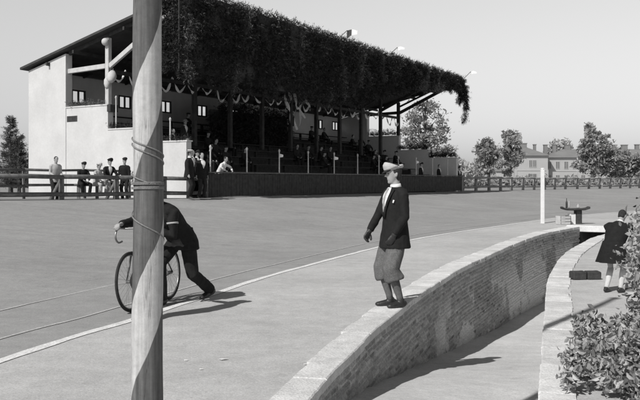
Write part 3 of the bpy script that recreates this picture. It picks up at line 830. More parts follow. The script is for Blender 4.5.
# lanterns at the near end
for (dt, ds, z, tilt, lab) in ((0.12, 4.42, 5.62, 0.3, 'pale paper lantern hanging right against the white post'), (-0.1, 3.95, 5.78, 0.75, 'larger tilted pale lantern hanging just right of the white post')):
    bm = bmesh.new(); rr_ = 0.15 if ds > 4.2 else 0.2
    lathe(bm, [(0.02, 0.3*rr_/0.17), (rr_*0.6, 0.27*rr_/0.17), (rr_, 0.1), (rr_*0.95, -0.08), (rr_*0.55, -0.24), (0.03, -0.27)], 14)
    o = obj('paper_lantern', bm, M['lantern'], None, True); p = S2(dt, ds); o.location = (p.x, p.y, z); o.rotation_euler = (0, tilt, STAND_ROT+0.6); tag(o, lab, 'lantern')
    bm = bmesh.new(); tube(bm, [(0, 0, 0.27), (-0.05, 0, 0.5)], 0.012, 6); obj('cord', bm, M['rope'], o)
# bunting bundle hanging at the middle of the stand front
vs, fs = [], []
for k in range(6):
    x0 = -0.9+0.36*k; n = 9; q = len(vs); ln = (1.5, 0.9, 1.8, 1.2, 1.6, 0.8)[k]; sw = (0.5, -0.3, 0.25, 0.5, -0.4, 0.3)[k]
    for i in range(n+1):
        f = i/n; vs += [(x0+sw*f*f, 0.1*math.sin(f*7+k), -f*ln), (x0+0.13-0.1*f+sw*f*f, 0.1*math.sin(f*7+k+1), -f*ln+0.05)]
    for i in range(n): fs.append((q+2*i, q+2*i+2, q+2*i+3, q+2*i+1))
o = pyobj('bunting_bundle', vs, fs, M['lightcloth']); p = S2(8.6, 0.6); o.location = (p.x, p.y, 5.75); o.rotation_euler = (0, 0, STAND_ROT)
tag(o, 'crumpled pale bunting streamers dangling at the middle of the stand front', 'bunting')

vs, fs = [], []
for k in range(5200):
    t = r.uniform(9.0, 16.6); top = 5.75+.35*noise.noise(V((t*.8, 0, 4)))-.8*max(0, (9.9-t)); z = 2.6+(top-2.6)*r.random()
    sprig(V((t, 6.35+.25*noise.noise(V((t, z, 0)))+r.gauss(0, .06), z-ZB)), V((r.gauss(0, .6), r.gauss(-.3, .5), -.4+r.gauss(0, .6))), r.uniform(.2, .42), vs, fs)
sc_ = thing('evergreen_screen', 'dark bank of fir boughs filling the middle of the stand behind the posts', 'greenery', (O0.x, O0.y, ZB), STAND_ROT)
pyobj('fir_boughs', vs, fs, M['conifer'], sc_); bm = bmesh.new(); box(bm, 9.2, 16.4, 6.45, 6.5, 2.5-ZB, 5.3-ZB); obj('backing_board', bm, M['darkwood'], sc_)
# white pennant poles along the parapet
def pennant_pole(loc, label, group, flag, hh=0.95):
    t = thing('pennant_pole', label, 'flag pole', loc, STAND_ROT, group)
    bm = bmesh.new(); tube(bm, [(0, 0, 0), (0, 0, hh)], [0.032, 0.026], 8); tube(bm, [(0, 0, hh), (0, 0, hh+0.1), (0, 0, hh+0.17)], [0.026, 0.05, 0.005], 8)
    obj('pole', bm, M['palewood'], t)
    if flag:
        x = flag; vs = []; n = 5
        for i in range(n+1):
            f = i/n; vs += [(0.03+x*f, 0.05*math.sin(f*5), hh-0.02-0.08*f), (0.03+x*f, 0.05*math.sin(f*5+.4), hh-0.24-0.05*f+0.1*f)]
        pyobj('flag', vs, [(2*i, 2*i+1, 2*i+3, 2*i+2) for i in range(n)], M['ribbon'], t)
    return t
for k in range(11):
    tq = 1.45+2.42*k; p = S2(tq, -0.02)
    fl = {2: 0.22, 4: 0.3, 8: 0.25}.get(k, 0)
    if k == 0: lab, gr = 'white pole at the left end post of the parapet, beside the fence end', None
    elif fl: lab, gr = {2: 'white parapet pole with a small curled pennant, third from the left', 4: 'white parapet pole with a drooping pennant left of the standing man', 8: 'white parapet pole with a small pennant, below the far end wall'}[k], None
    else: lab, gr = 'bare white pole with spear tip standing in the row on the dark parapet', 'white poles along the parapet'
    pennant_pole((p.x, p.y, ZB+1.01), lab, gr, fl, 0.92)
p = S2(0.1, 0.9); pennant_pole((p.x, p.y, 3.1), 'white spear-tipped pole standing on the white wall corner', None, 0, 0.75)
p = S2(0.2, 4.0); pennant_pole((p.x, p.y, 3.69), 'thin pole standing on the middle wall step beside the pale roof post', None, 0, 1.2)
# small flags leaning out from the roof edge
for (tq, ln, lab) in ((11.0, 0.95, 'two-tone flag leaning out from the roof edge, nearest of the three roof flags'), (16.6, 1.0, 'small white flag on the roof edge, middle of the three roof flags'), (27.6, 1.15, 'small white flag leaning out at the right-hand roof corner')):
    p = S2(tq, -0.25); t = thing('roof_flag', lab, 'flag', (p.x, p.y, roof_z(tq, 0)+ZB+0.05), STAND_ROT)
    d = V((0.42, -0.24, 0.42)).normalized()*ln*.85
    bm = bmesh.new(); tube(bm, [d*-0.3, d], [0.025, 0.018], 6); obj('flag_staff', bm, M['midwood'], t)
    vs = []; n = 6; dd = d.normalized()
    sz = 0.52 if tq < 12 else 0.42
    wv = V((0.53, -0.848, 0.06))
    for i in range(n+1):
        f = i/n; e = d*0.97+wv*(sz*f)+V((0.05*math.sin(f*6), 0.03*math.sin(f*5), 0.05*math.sin(f*4)))
        vs += [tuple(e), tuple(e-V((0.05*f, 0, (0.40 if tq < 12 else 0.22)*(1-.5*f))))]
    half = n//2 if tq < 12 else 0
    fsx = [(2*i, 2*i+1, 2*i+3, 2*i+2) for i in range(n)]
    if half: pyobj('dark_flag_half', vs[:2*half+2], fsx[:half], M['flagdark'], t)
    pyobj('flag_cloth', vs[2*half:], fsx[:n-half], M['ribbon'], t)

# ------------------------------------------------------------------ fences
def fence(name, label, pts, post_every, zt, rails, post_h, pr, rr, m, seed=0, brace=False):
    """pts 2D polyline; zt(f) ground height"""
    r = random.Random(seed); rs = resample(pts, 0.1); Ls = len(rs)-1
    t = thing(name, label, 'fence', (rs[0].x, rs[0].y, zt(0)))
    k = 0
    idx = []
    while k <= Ls: idx.append(k); k += int(post_every*10)
    if idx[-1] != Ls: idx.append(Ls)
    for i in idx:
        p = rs[i]; z = zt(i/Ls); bm = bmesh.new()
        tube(bm, [(p.x, p.y, z-0.3), (p.x+r.uniform(-.02, .02), p.y, z+post_h)], [pr*1.1, pr], 8); obj('post', bm, m, t, True)
        if brace:
            bm = bmesh.new(); q = p+TD*-0.28+SD*0.25; tube(bm, [(q.x, q.y, z-0.1), (p.x, p.y, z+post_h*0.85)], [pr*0.7, pr*0.6], 8); obj('strut', bm, m, t, True)
    for h in rails:
        for a, b in zip(idx, idx[1:]):
            bm = bmesh.new(); pa, pb = rs[a], rs[b]; n_ = normals2([pa, pb])[0]*-(pr*0.9)
            mid = (b+a)//2; pm = rs[mid]
            tube(bm, [(pa.x+n_.x, pa.y+n_.y, zt(a/Ls)+h+r.uniform(-.015, .015)), (pm.x+n_.x, pm.y+n_.y, zt(mid/Ls)+h+r.uniform(-.02, .02)), (pb.x+n_.x, pb.y+n_.y, zt(b/Ls)+h+r.uniform(-.015, .015))], [rr, rr*0.95, rr*0.9], 8)
            obj('rail', bm, m, t, True)
    keep_world(t); return t
fence('rail_fence', 'round-pole rail fence along the outer edge of the track, left of the stand', [S2(-20.4), S2(1.25)], 2.4, lambda f: 0.99-0.12*f, (0.16, 0.72), 0.78, 0.09, 0.075, M['midwood'], 2, True)
fence('rail_fence', 'thinner rail fence behind the leaning boys, against the white end wall', [S2(-14, 1.6), S2(-1.4, 1.6)], 2.6, lambda f: 0.93, (0.42, 0.95), 0.98, 0.05, 0.045, M['midwood'], 4)
far_pl = [S2(28.2), V((12.6, 58.8)), V((15, 62.3)), V((21, 70)), V((27, 76)), V((33, 82)), V((45, 91.0)), V((60, 101))]
fence('rail_fence', 'pale weathered rail fence round the far bend, below the distant building', far_pl, 2.2, lambda f: 0.80, (0.28, 0.92), 1.02, 0.11, 0.075, mat('bleached_timber', 0.26, 0.3, 3), 6)

# ------------------------------------------------------------------ spiral-painted pole in the foreground
fp = thing('flag_pole', 'tall foreground pole painted with dark and white spiral bands, wrapped with rope', 'pole', (-0.79, 3.67, 0))
bm = bmesh.new(); n = 40; HP = 7.4
tube(bm, [(0.004*math.sin(i*.9), 0, -0.3+ (HP+0.3)*i/n) for i in range(n+1)], [0.074-0.030*max(0, (-0.3+(HP+0.3)*i/n))/HP*1.0 for i in range(n+1)], 40)
obj('shaft', bm, M['pole'], fp, True)
def pr_at(z): return 0.0745-0.030*z/HP
def coil(z0, a0, z1, turns, rr):
    bm = bmesh.new(); m_ = max(12, int(abs(turns)*28)); P = []
    for i in range(m_+1):
        f = i/m_; a = a0+turns*2*PI*f; z = z0+(z1-z0)*f; q = pr_at(z)+rr*0.8; P.append((q*math.cos(a), q*math.sin(a), z))
    tube(bm, P, rr, 6); return bm
# z for image rows at distance ~3.6
obj('rope', coil(1.70, PI, 1.49, 1.3, 0.0036), M['rope'], fp, True)
obj('rope', coil(1.672, PI*1.02, 1.482, 1.1, 0.0036), M['rope'], fp, True)
obj('rope', coil(1.463, PI*0.4, 1.474, 2.0, 0.0036), M['rope'], fp, True)
obj('rope', coil(1.482, PI*0.2, 1.494, 1.9, 0.0036), M['rope'], fp, True)
obj('rope', coil(1.475, 0.0, 1.215, 1.1, 0.0036), M['rope'], fp, True)
bm = bmesh.new(); ball(bm, (0, 0, HP+0.05), 0.07, 16); obj('finial', bm, M['palewood'], fp, True)

# ------------------------------------------------------------------ people
def ik(a, b, l1, l2, pole):
    a, b, pole = V(a), V(b), V(pole); d = b-a; D = d.length
    mx = (l1+l2)*0.995
    if D > mx: b = a+d*(mx/D); d = b-a; D = mx
    d.normalize(); x = (l1*l1-l2*l2+D*D)/(2*D); h = math.sqrt(max(0, l1*l1-x*x))
    p = pole-d*pole.dot(d)
    if p.length < 1e-4: p = d.orthogonal()
    return a+d*x+p.normalized()*h, b

def lerp_slices(sl, h):
    if h <= sl[0][0]: return sl[0][1:]
    for p, q in zip(sl, sl[1:]):
        if h <= q[0]:
            f = (h-p[0])/(q[0]-p[0]); return tuple(a+(b-a)*f for a, b in zip(p[1:], q[1:]))
    return sl[-1][1:]

class Person:
    """skeleton at 1.75 m, facing +X, left = +Y"""
    def __init__(s, name_label, loc, yaw, height=1.75, pelvis=(0, 0, 0.93), lean=2, side=0, twist=0, head=(0, 0), handL=None, handR=None, elbL=(-1, 0.4, -.3), elbR=(-1, -.4, -.3),
                 footL=(0.0, 0.10, 0), footR=(0.0, -0.10, 0), kneeL=(1, 0.1, 0), kneeR=(1, -.1, 0), curl=0.5, voxel=0.014, group=None, toes=(8, -8), fat=1.0, cat='person', palm=None, heel=(0, 0)):
        s.k = height/1.75; s.vox = voxel; s.fat = fat
        s.root = thing('person', name_label, cat, loc, yaw, group)
        s.P = V(pelvis); s.R = Matrix.Rotation(R(twist), 3, 'Z') @ Matrix.Rotation(R(lean), 3, 'Y') @ Matrix.Rotation(R(side), 3, 'X')
        s.lat = s.R @ V((0, 1, 0)); s.fwd = s.R @ V((1, 0, 0)); s.up = s.R @ V((0, 0, 1))
        s.N = s.P+s.up*0.545
        s.sh = {1: s.P+s.up*0.472+s.lat*0.172*fat, -1: s.P+s.up*0.472-s.lat*0.172*fat}
        s.hand, s.elb, s.ank, s.knee, s.hip, s.toe = {}, {}, {}, {}, {}, {}
        for sg, hd, ep in ((1, handL, elbL), (-1, handR, elbR)):
            if hd is None: hd = s.P+V((0.06, sg*0.25, -0.10))
            s.elb[sg], s.hand[sg] = ik(s.sh[sg], hd, 0.29, 0.26, ep)
        hl = Matrix.Rotation(R(twist), 3, 'Z') @ V((0, 1, 0)); s.hl = hl
        for sg, ft, kp, ty, hl_ in ((1, footL, kneeL, toes[0], heel[0]), (-1, footR, kneeR, toes[1], heel[1])):
            s.hip[sg] = s.P+hl*(0.095*sg)-V((0, 0, 0.03))
            an = V(ft)+V((0, 0, 0.085+hl_*0.8)); s.knee[sg], s.ank[sg] = ik(s.hip[sg], an, 0.43, 0.425, kp)
            s.toe[sg] = (V((math.cos(R(ty)), math.sin(R(ty)), 0)), hl_)
        s.HR = s.R.lerp(Matrix.Identity(3), 0.6) if lean > 20 else s.R
        s.HR = Matrix.Rotation(R(head[0]), 3, 'Z') @ s.HR @ Matrix.Rotation(R(head[1]), 3, 'Y')
        s.H0 = s.N+s.up*0.015+s.HR @ V((0.012, 0, 0.04))          # chin level
        s.curl = curl; s.palm = palm or {}
    def hp(s, p): return s.H0 + s.HR @ V(p)
    HEAD = [(-0.004, .048, .026, .024), (0.012, .040, .042, .040), (0.04, .030, .052, .058), (0.075, .014, .062, .078), (0.11, .004, .069, .090), (0.15, -.002, .073, .096), (0.185, -.006, .068, .089), (0.215, -.01, .048, .064), (0.232, -.01, .02, .028)]
    def scaled(s, bm):
        bmesh.ops.scale(bm, vec=(s.k,)*3, verts=bm.verts); return bm
    def put(s, name, bm, m, voxel=None, smooth=2, raw=False, parent=None):
        s.scaled(bm)
        if raw: return obj(name, bm, m, parent or s.root, True)
        me = fuse(bm, voxel or s.vox, smooth, name)
        if s.vox < .0135 and name in ('jacket', 'trousers', 'plus_fours', 'coat'):
            amp = (.0075 if name != 'plus_fours' else .008)*s.k; pass
            sd = V((len(name), s.k*9, 3))
            nrm = [v.normal.copy() for v in me.vertices]; new = []
            for v, vn in zip(me.vertices, nrm):
                c = v.co; q = V((c.x*9, c.y*9, c.z*5.5)) + sd
                w_ = noise.noise(q); w_ = (1-abs(w_)*2.2)*.6 + .5*noise.noise(q*2.3)
                new.extend(c + vn*(amp*w_))
            me.vertices.foreach_set('co', new); me.update()
        return link(name, me, m, parent or s.root)
    def headshape(s, bm, grow=0.0, zmin=-1, cxo=0.0, seg=16):
        sl = [x for x in s.HEAD if x[0] >= zmin]
        tube(bm, [s.hp((c+cxo, 0, z+(grow if i == len(sl)-1 else 0))) for i, (z, c, a, b) in enumerate(sl)], [(a+grow, b+grow) for (z, c, a, b) in sl], seg, lat=s.HR @ V((0, 1, 0)))
    def body(s, bareleg=False):
        bm = bmesh.new()
        s.headshape(bm)
        # nose, brow, lips, chin, ears
        tube(bm, [s.hp((.088, 0, .133)), s.hp((.103, 0, .108)), s.hp((.112, 0, .093)), s.hp((.088, 0, .082))], [.009, .012, .016, .010], 8)
        tube(bm, [s.hp((.074, .05, .140)), s.hp((.09, .02, .143)), s.hp((.09, -.02, .143)), s.hp((.074, -.05, .140))], .0105, 8)
        tube(bm, [s.hp((.074, .024, .058)), s.hp((.086, 0, .060)), s.hp((.074, -.024, .058))], .0085, 8)
        tube(bm, [s.hp((.072, .02, .046)), s.hp((.083, 0, .046)), s.hp((.072, -.02, .046))], .0085, 8)
        ball(bm, s.hp((.066, 0, .016)), .023, 8)
        for sg in (1, -1):
            tube(bm, [s.hp((-.004, sg*.073, .075)), s.hp((-.012, sg*.08, .10)), s.hp((-.014, sg*.078, .128))], [.009, .013, .011], 8)
        tube(bm, [s.N-s.up*0.03, s.N+s.up*0.02, s.hp((-.012, 0, .03)), s.hp((-.015, 0, .08))], [.075, .058, .053, .055], 12)
        T = [(-.10, .155, .11), (0, .15, .105), (.12, .125, .09), (.22, .128, .092), (.34, .145, .10), (.42, .155, .09), (.48, .12, .07), (.55, .056, .056)]
        tube(bm, [s.P+s.up*h for h, a, b in T], [(a, b) for h, a, b in T], 16, lat=s.lat)
        for sg in (1, -1):
            tube(bm, [s.sh[sg]-s.lat*sg*.05, s.sh[sg], s.sh[sg].lerp(s.elb[sg], .5), s.elb[sg], s.elb[sg].lerp(s.hand[sg], .4), s.hand[sg]], [.045, .047, .042, .036, .037, .026], 10)
            tube(bm, [s.hip[sg]+V((0, 0, .06)), s.hip[sg], s.hip[sg].lerp(s.knee[sg], .5), s.knee[sg], s.knee[sg].lerp(s.ank[sg], .3), s.ank[sg]], [.075, .078, .066, .052, .053, .035], 10)
            td, hl_ = s.toe[sg]; an = s.ank[sg]
            tube(bm, [an+V((0, 0, .01)), an-td*.02-V((0, 0, .045)), an+td*.08-V((0, 0, .055+hl_*.5)), an+td*.15-V((0, 0, .06+hl_*.8))], [.033, .034, .03, .02], 8)
            s.hand_shape(bm, sg)
        return s.put('body', bm, M['skin'], min(s.vox, 0.009) if s.vox < 0.012 else s.vox*0.8, 1)
    def hand_shape(s, bm, sg):
        w_ = s.hand[sg]; d = (w_-s.elb[sg]).normalized()
        pn = V(s.palm.get(sg, (0, -sg, 0))); pn = (pn-d*pn.dot(d))
        if pn.length < 1e-3: pn = d.orthogonal()
        pn.normalize(); l = d.cross(pn)*sg           # thumb side
        if s.palm.get('flip'): l = -l
        tube(bm, [w_-d*.01, w_+d*.03, w_+d*.075, w_+d*.092], [(.026, .019), (.036, .016), (.041, .014), (.038, .011)], 10, lat=l)
        for o_, ln in ((.030, .072), (.011, .082), (-.009, .076), (-.028, .060)):
            p = w_+d*.085+l*o_; a = 0.15; pts_ = [p-d*.02, p]
            for q in (.42, .33, .25):
                a += s.curl; p = p+(d*math.cos(a)+pn*math.sin(a))*ln*q; pts_.append(p)
            tube(bm, pts_, [.0098, .0098, .0092, .0085, .007], 7)
        p = w_+d*.025+l*.026; e = (d*.55+l*.75+pn*.35).normalized(); e2 = (d*.85+l*.25+pn*.5).normalized()
        tube(bm, [p-e*.01, p+e*.028, p+e*.034+e2*.028, p+e*.034+e2*.046], [.014, .0125, .0105, .008], 7)
    JT = [(-.17, .195, .150), (-.06, .188, .145), (.05, .172, .132), (.14, .163, .125), (.25, .176, .134), (.36, .188, .138), (.44, .180, .124), (.485, .150, .105), (.52, .108, .088), (.55, .072, .074)]
    def jt(s, hem):
        f = s.fat
        return [(hem, .20*f, .158*f)]+[(h, a*f, b*f) for h, a, b in s.JT if h > hem+.04]
    def torso_pt(s, h, phi, off=0.0, hem=-.17):
        a, b = lerp_slices(s.jt(hem), h)
        sp = s.P+s.up*h
        if h < -.02: sp = s.P+s.up*-.02+(V((0, 0, 1))*(h+.02))
        return sp+s.fwd*((b+off)*math.cos(phi))+s.lat*((a+off)*math.sin(phi))
    def jacket(s, m, hem=-.17, name='jacket', flare=0.0, sleeve=1.0, cuff=.93):
        bm = bmesh.new(); T = s.jt(hem)
        P_ = [(s.P+s.up*h if h > -.02 else s.P-s.up*.02+V((0, 0, 1))*(h+.02)) for h, a, b in T]
        tube(bm, P_, [(a+flare*max(0, (0.1-h))*1.0, b+flare*max(0, (.1-h))) for h, a, b in T], 20, lat=s.lat)
        for sg in (1, -1):
            sh = s.sh[sg]; el = s.elb[sg]; wr = s.elb[sg].lerp(s.hand[sg], cuff)
            tube(bm, [sh-s.lat*sg*.09+s.up*.012, sh-s.lat*sg*.02+s.up*.004, sh+s.lat*sg*.022-s.up*.03, sh.lerp(el, .45), el, el.lerp(wr, .5), wr], [.058*sleeve, .066*sleeve, .067*sleeve, .063*sleeve, .056*sleeve, .051*sleeve, .045*sleeve], 12)
        return s.put(name, bm, m)
    def vfront(s, m, h0, h1, w0, w1, off, name, flat=0):
        vs, fs = [], []; n, q = 14, 8
        for i in range(n+1):
            f = i/n; h = h0+(h1-h0)*f; w_ = w0+(w1-w0)*f
            for j in range(q+1):
                p = s.torso_pt(h, w_*(2*j/q-1), off)*s.k; vs.append(p)
        for i in range(n):
            for j in range(q): a = i*(q+1)+j; fs.append((a, a+1, a+q+2, a+q+1))
        return pyobj(name, vs, fs, m, s.root, True)
    def strip(s, m, path, wd, off, name):
        """path = [(h, phi)], a folded cloth band lying on the coat"""
        bm = bmesh.new(); P_ = [s.torso_pt(h, ph, off) for h, ph in path]
        bmr = tube(bm, P_, [(wd, .007)]*len(P_), 8, lat=s.lat)
        return s.put(name, bm, m, raw=True)
    def collar(s, m):
        bm = bmesh.new(); tube(bm, [s.N-s.up*.01, s.N+s.up*.02, s.N+s.up*.045+s.fwd*.004], [.078, .069, .064], 16); return s.put('collar', bm, m, raw=True)
    def trousers(s, m, w_=1.0, name='trousers', upto=1.0):
        bm = bmesh.new()
        tube(bm, [s.P+V((0, 0, .12)), s.P, s.P-V((0, 0, .10))], [(.15, .115), (.165, .128), (.15, .125)], 14, lat=s.hl)
        for sg in (1, -1):
            hp_, kn, an = s.hip[sg], s.knee[sg], s.ank[sg]; e = kn.lerp(an, upto)
            tube(bm, [hp_+V((0, 0, .05)), hp_, hp_.lerp(kn, .5), kn, kn.lerp(e, .5), e-(V((0, 0, .02)) if upto > .9 else V((0, 0, 0)))], [.095*w_, .102*w_, .09*w_, .078*w_, .071*w_, .068*w_], 12)
        return s.put(name, bm, m)
    def plusfours(s, m):
        bm = bmesh.new()
        tube(bm, [s.P+V((0, 0, .12)), s.P, s.P-V((0, 0, .10)), s.P-V((0, 0, .2))], [(.13, .095), (.15, .115), (.172, .138), (.17, .13)], 16, lat=s.hl)
        for sg in (1, -1):
            hp_, kn, an = s.hip[sg], s.knee[sg], s.ank[sg]; d = (an-kn).normalized()
            tube(bm, [hp_+V((0, 0, .04)), hp_, hp_.lerp(kn, .5), kn, kn+d*.09, kn+d*.125, kn+d*.15, kn+d*.155], [.088, .108, .112, .113, .118, .120, .108, .06], 14)
        for i in range(len(bm.verts)):
            pass
        bm.verts.ensure_lookup_table()
        for v in bm.verts:
            if v.co.z < s.P.z-.12: v.co += V((noise.noise(v.co*9), noise.noise(v.co*9+V((3, 1, 4))), 0.8*noise.noise(v.co*7)))*.022
        return s.put('plus_fours', bm, m)
    def socks(s, m, top=.2):
        for sg in (1, -1):
            bm = bmesh.new(); kn, an = s.knee[sg], s.ank[sg]
            tube(bm, [kn.lerp(an, top), kn.lerp(an, .35), kn.lerp(an, .6), kn.lerp(an, .85), an-V((0, 0, .02))], [.058, .061, .053, .043, .043], 12); s.put('sock', bm, m, raw=True)
    def shoes(s, m, big=1.0):
        for sg in (1, -1):
            td, hl_ = s.toe[sg]; a = s.ank[sg]; sd = td.cross(V((0, 0, 1))); bm = bmesh.new()
            z0 = a.z-.085
            def pt(x, z): return V((a.x, a.y, 0))+td*x+V((0, 0, z0+z-hl_*max(0, (x+.06)/.25)*.75))
            tube(bm, [pt(-.075, .035), pt(-.06, .045), pt(-.01, .05), pt(.06, .042), pt(.12, .034), pt(.17, .03), pt(.195, .026)], [(.022, .025), (.036, .042), (.04, .049), (.044, .04), (.048, .033), (.04, .026), (.015, .014)], 12, lat=sd)
            tube(bm, [a+V((0, 0, .03)), a-V((0, 0, .03))], [.047, .047], 12)
            s.put('shoe', bm, m, min(s.vox, .01), 2)
    def eyes(s):
        for sg in (1, -1):
            bm = bmesh.new(); ball(bm, s.hp((.0815, sg*.031, .122)), (.0085, .010, .0062), 10); s.put('eye', bm, M['hair'], raw=True)
            bm = bmesh.new(); tube(bm, [s.hp((.088, sg*.048, .146)), s.hp((.1, sg*.03, .152)), s.hp((.1, sg*.016, .149))], [.004, .006, .005], 6); s.put('eyebrow', bm, M['hair'], raw=True)
    def hair(s, m, low=.06, long=0.0):
        bm = bmesh.new()
        sl = [(low-.02, -.05, .052, .045), (low+.01, -.042, .066, .056), (.11, -.026, .076, .075), (.15, -.014, .081, .093), (.185, -.012, .077, .092), (.215, -.014, .056, .070), (.241, -.012, .02, .028)]
        if long: sl = [(low-.05-long, -.05, .05, .03)]+sl
        tube(bm, [s.hp((c, 0, z)) for z, c, a, b in sl], [(a, b) for z, c, a, b in sl], 16, lat=s.HR @ V((0, 1, 0)))
        for v in bm.verts: v.co += V((noise.noise(v.co*30), noise.noise(v.co*30+V((2, 2, 2))), noise.noise(v.co*30+V((7, 2, 2)))))*.006
        return s.put('hair', bm, m, .01 if s.vox < .012 else s.vox)
    def flatcap(s, m, brim=None, size=1.0, tilt=-6):
        bm = bmesh.new(); lat_ = s.HR @ V((0, 1, 0)); f_ = s.HR @ Matrix.Rotation(R(tilt), 3, 'Y')
        c0 = s.hp((-.004, 0, .168))
        sl = [(0, 0.0, .079, .103), (.022, .0, .084, .109), (.034, .004, .108*size, .134*size), (.046, .004, .112*size, .138*size), (.058, -.002, .1*size, .124*size), (.064, -.006, .05, .06)]
        tube(bm, [c0+f_ @ V((c, 0, z)) for z, c, a, b in sl], [(a, b) for z, c, a, b in sl], 20, lat=lat_)
        o = s.put('cap', bm, m, min(s.vox, .009), 2)
        bm = bmesh.new()
        tube(bm, [c0+f_ @ V((.068, 0, .008)), c0+f_ @ V((.12, 0, .0)), c0+f_ @ V((.158, 0, -.016))], [(.078, .012), (.066, .010), (.030, .006)], 14, lat=lat_)
        s.put('cap_peak', bm, brim or m, raw=True, parent=o)
    def boater(s, m, band):
        bm = bmesh.new(); c0 = s.hp((-.004, 0, .165)); lat_ = s.HR @ V((0, 1, 0)); u = s.HR @ V((0, 0, 1))
        tube(bm, [c0+u*z for z in (0, .012, .013, .075, .08)], [(.15, .165), (.15, .165), (.083, .105), (.08, .10), (.06, .08)], 24, lat=lat_); o = s.put('straw_hat', bm, m, raw=True)
        bm = bmesh.new(); tube(bm, [c0+u*.014, c0+u*.042], [(.086, .108), (.085, .107)], 24, lat=lat_); s.put('hat_band', bm, band, raw=True, parent=o)
    def beret(s, m):
        bm = bmesh.new(); c0 = s.hp((-.016, 0, .155)); lat_ = s.HR @ V((0, 1, 0)); u = s.HR @ V((0, 0, 1))
        tube(bm, [c0, c0+u*.02, c0+u*.045, c0+u*.075, c0+u*.09], [(.08, .102), (.09, .112), (.108, .125), (.08, .1), (.03, .04)], 20, lat=lat_); s.put('beret', bm, m, raw=True)
    def skirt(s, m, hem=-.3, w0=.16, w1=.25, name='skirt'):
        bm = bmesh.new(); n = 28; rings = []
        for i in range(7):
            f = i/6; z = s.P.z+.12+(hem-.12)*f; w_ = w0+(w1-w0)*f
            rings.append([bm.verts.new((s.P.x+w_*.82*math.cos(2*PI*k/n)*(1+.09*f*math.cos(9*2*PI*k/n)), s.P.y+w_*math.sin(2*PI*k/n)*(1+.09*f*math.cos(9*2*PI*k/n)), z)) for k in range(n)])
        for a, b in zip(rings, rings[1:]):
            for k in range(n): bm.faces.new((a[k], a[(k+1) % n], b[(k+1) % n], b[k]))
        bm.faces.new(rings[0]); return s.put(name, bm, m, raw=True)

def dress(p, jm, tm_, hat=None, hatm=None, shirt=True, hairm=None, eyes=False, shoes=True, hem=-.17):
    p.body(); p.jacket(jm, hem)
    if tm_ is not None: p.trousers(tm_)
    if shoes: p.shoes(M['leather'])
    if shirt: p.vfront(M['shirt'], .22, .54, .02, .62, .006, 'shirt'); p.collar(M['shirt'])
    p.hair(hairm or M['hair'])
    if hat == 'cap': p.flatcap(hatm or M['suit2'])
    elif hat == 'boater': p.boater(M['straw'], M['suit'])
    elif hat == 'beret': p.beret(hatm or M['suit2'])
    if eyes: p.eyes()
    return p

# --- the standing man on the coping
mx, my = 0.835, 9.40
hero = Person('man standing on the stone coping in dark jacket, grey plus-fours and pale flat cap', (mx, my, 0.022), R(190), 1.655, pelvis=(-0.05, 0, .937), lean=-1, head=(-12, 4), twist=13, fat=1.12,
              handL=(.02, .205, .90), elbL=(-1, .5, -.1), handR=(.245, -.14, .93), elbR=(-.6, -1, -.2), footL=(-.10, .09, 0), footR=(-.01, -.065, 0), toes=(16, -2), curl=.42, voxel=.010, palm={-1: (-.3, .8, -.2)})
hero.body(); hero.eyes(); hero.jacket(M['suit'], hem=-.20, flare=.03)
hero.plusfours(M['tweed']); hero.socks(M['sock'], .2); hero.shoes(M['leather'])
hero.vfront(M['shirt'], .23, .545, .02, .50, .008, 'shirt'); hero.collar(M['shirt'])
hero.strip(M['tie'], [(.24, 0), (.3, 0), (.4, 0), (.5, 0), (.535, 0)], .022, .014, 'tie')
for sg in (1, -1):
    hero.strip(M['suit'], [(.17, sg*.04), (.26, sg*.15), (.36, sg*.35), (.45, sg*.53), (.52, sg*.8)], .026, .014, 'lapel')
hero.strip(M['shirt'], [(.355, .78), (.372, .80), (.392, .82)], .017, .012, 'pocket_square')
hero.hair(M['hair'], .05); hero.flatcap(M['capcloth'], M['suit2'], .97, 9)
# gloved far hand resting on the hip seam: dark leather glove
bm = bmesh.new()
w_ = hero.hand[-1]; d = (w_-hero.elb[-1]).normalized()
hero_glove_src = hero
def glove(p, sg, m):
    bm = bmesh.new(); f0 = p.hand_shape
    p.hand_shape(bm, sg)
    for v in bm.verts: pass
    bmesh.ops.recalc_face_normals(bm, faces=bm.faces)
    for v in bm.verts: v.normal_update(); 
    for v in bm.verts: v.co += v.normal*.006
    w_ = p.hand[sg]; d = (w_-p.elb[sg]).normalized()
    tube(bm, [w_-d*.05, w_+d*.01], [.042, .034], 12)
    p.put('glove', bm, m, .0075, 1)
glove(hero, -1, M['leather']); glove(hero, 1, M['leather'])

# --- bicycle
BD = V((-0.25, -0.968, 0)).normalized(); BC = V((-2.03, 9.65, 0))
byaw = math.atan2(BD.y, BD.x)
bike = thing('bicycle', 'black racing bicycle wheeled along the white line behind the spiral pole', 'bicycle', BC, byaw)
bike.rotation_euler = (R(3), 0, byaw)
WR = .345
def wheel(x):
    bm = bmesh.new(); torus(bm, (x, 0, WR), (0, 1, 0), WR-.017, .017, 48, 8); wv = obj('wheel', bm, M['rubber'], bike, True)
    bm = bmesh.new(); torus(bm, (x, 0, WR), (0, 1, 0), WR-.040, .0085, 48, 6); obj('rim', bm, M['steel'], wv, True)
    bm = bmesh.new()
    for k in range(28):
        a = 2*PI*k/28; b_ = a+(.35 if k % 2 else -.35); sd = .03 if k % 4 < 2 else -.03
        tube(bm, [(x+.02*math.cos(b_), sd, WR+.02*math.sin(b_)), (x+(WR-.045)*math.cos(a), 0, WR+(WR-.045)*math.sin(a))], .0014, 4, cap=False)
    obj('spokes', bm, M['steel'], wv)
    bm = bmesh.new(); tube(bm, [(x, -.05, WR), (x, .05, WR)], .019, 10); obj('hub', bm, M['steel'], wv, True)
wheel(.5); wheel(-.5)
bm = bmesh.new()
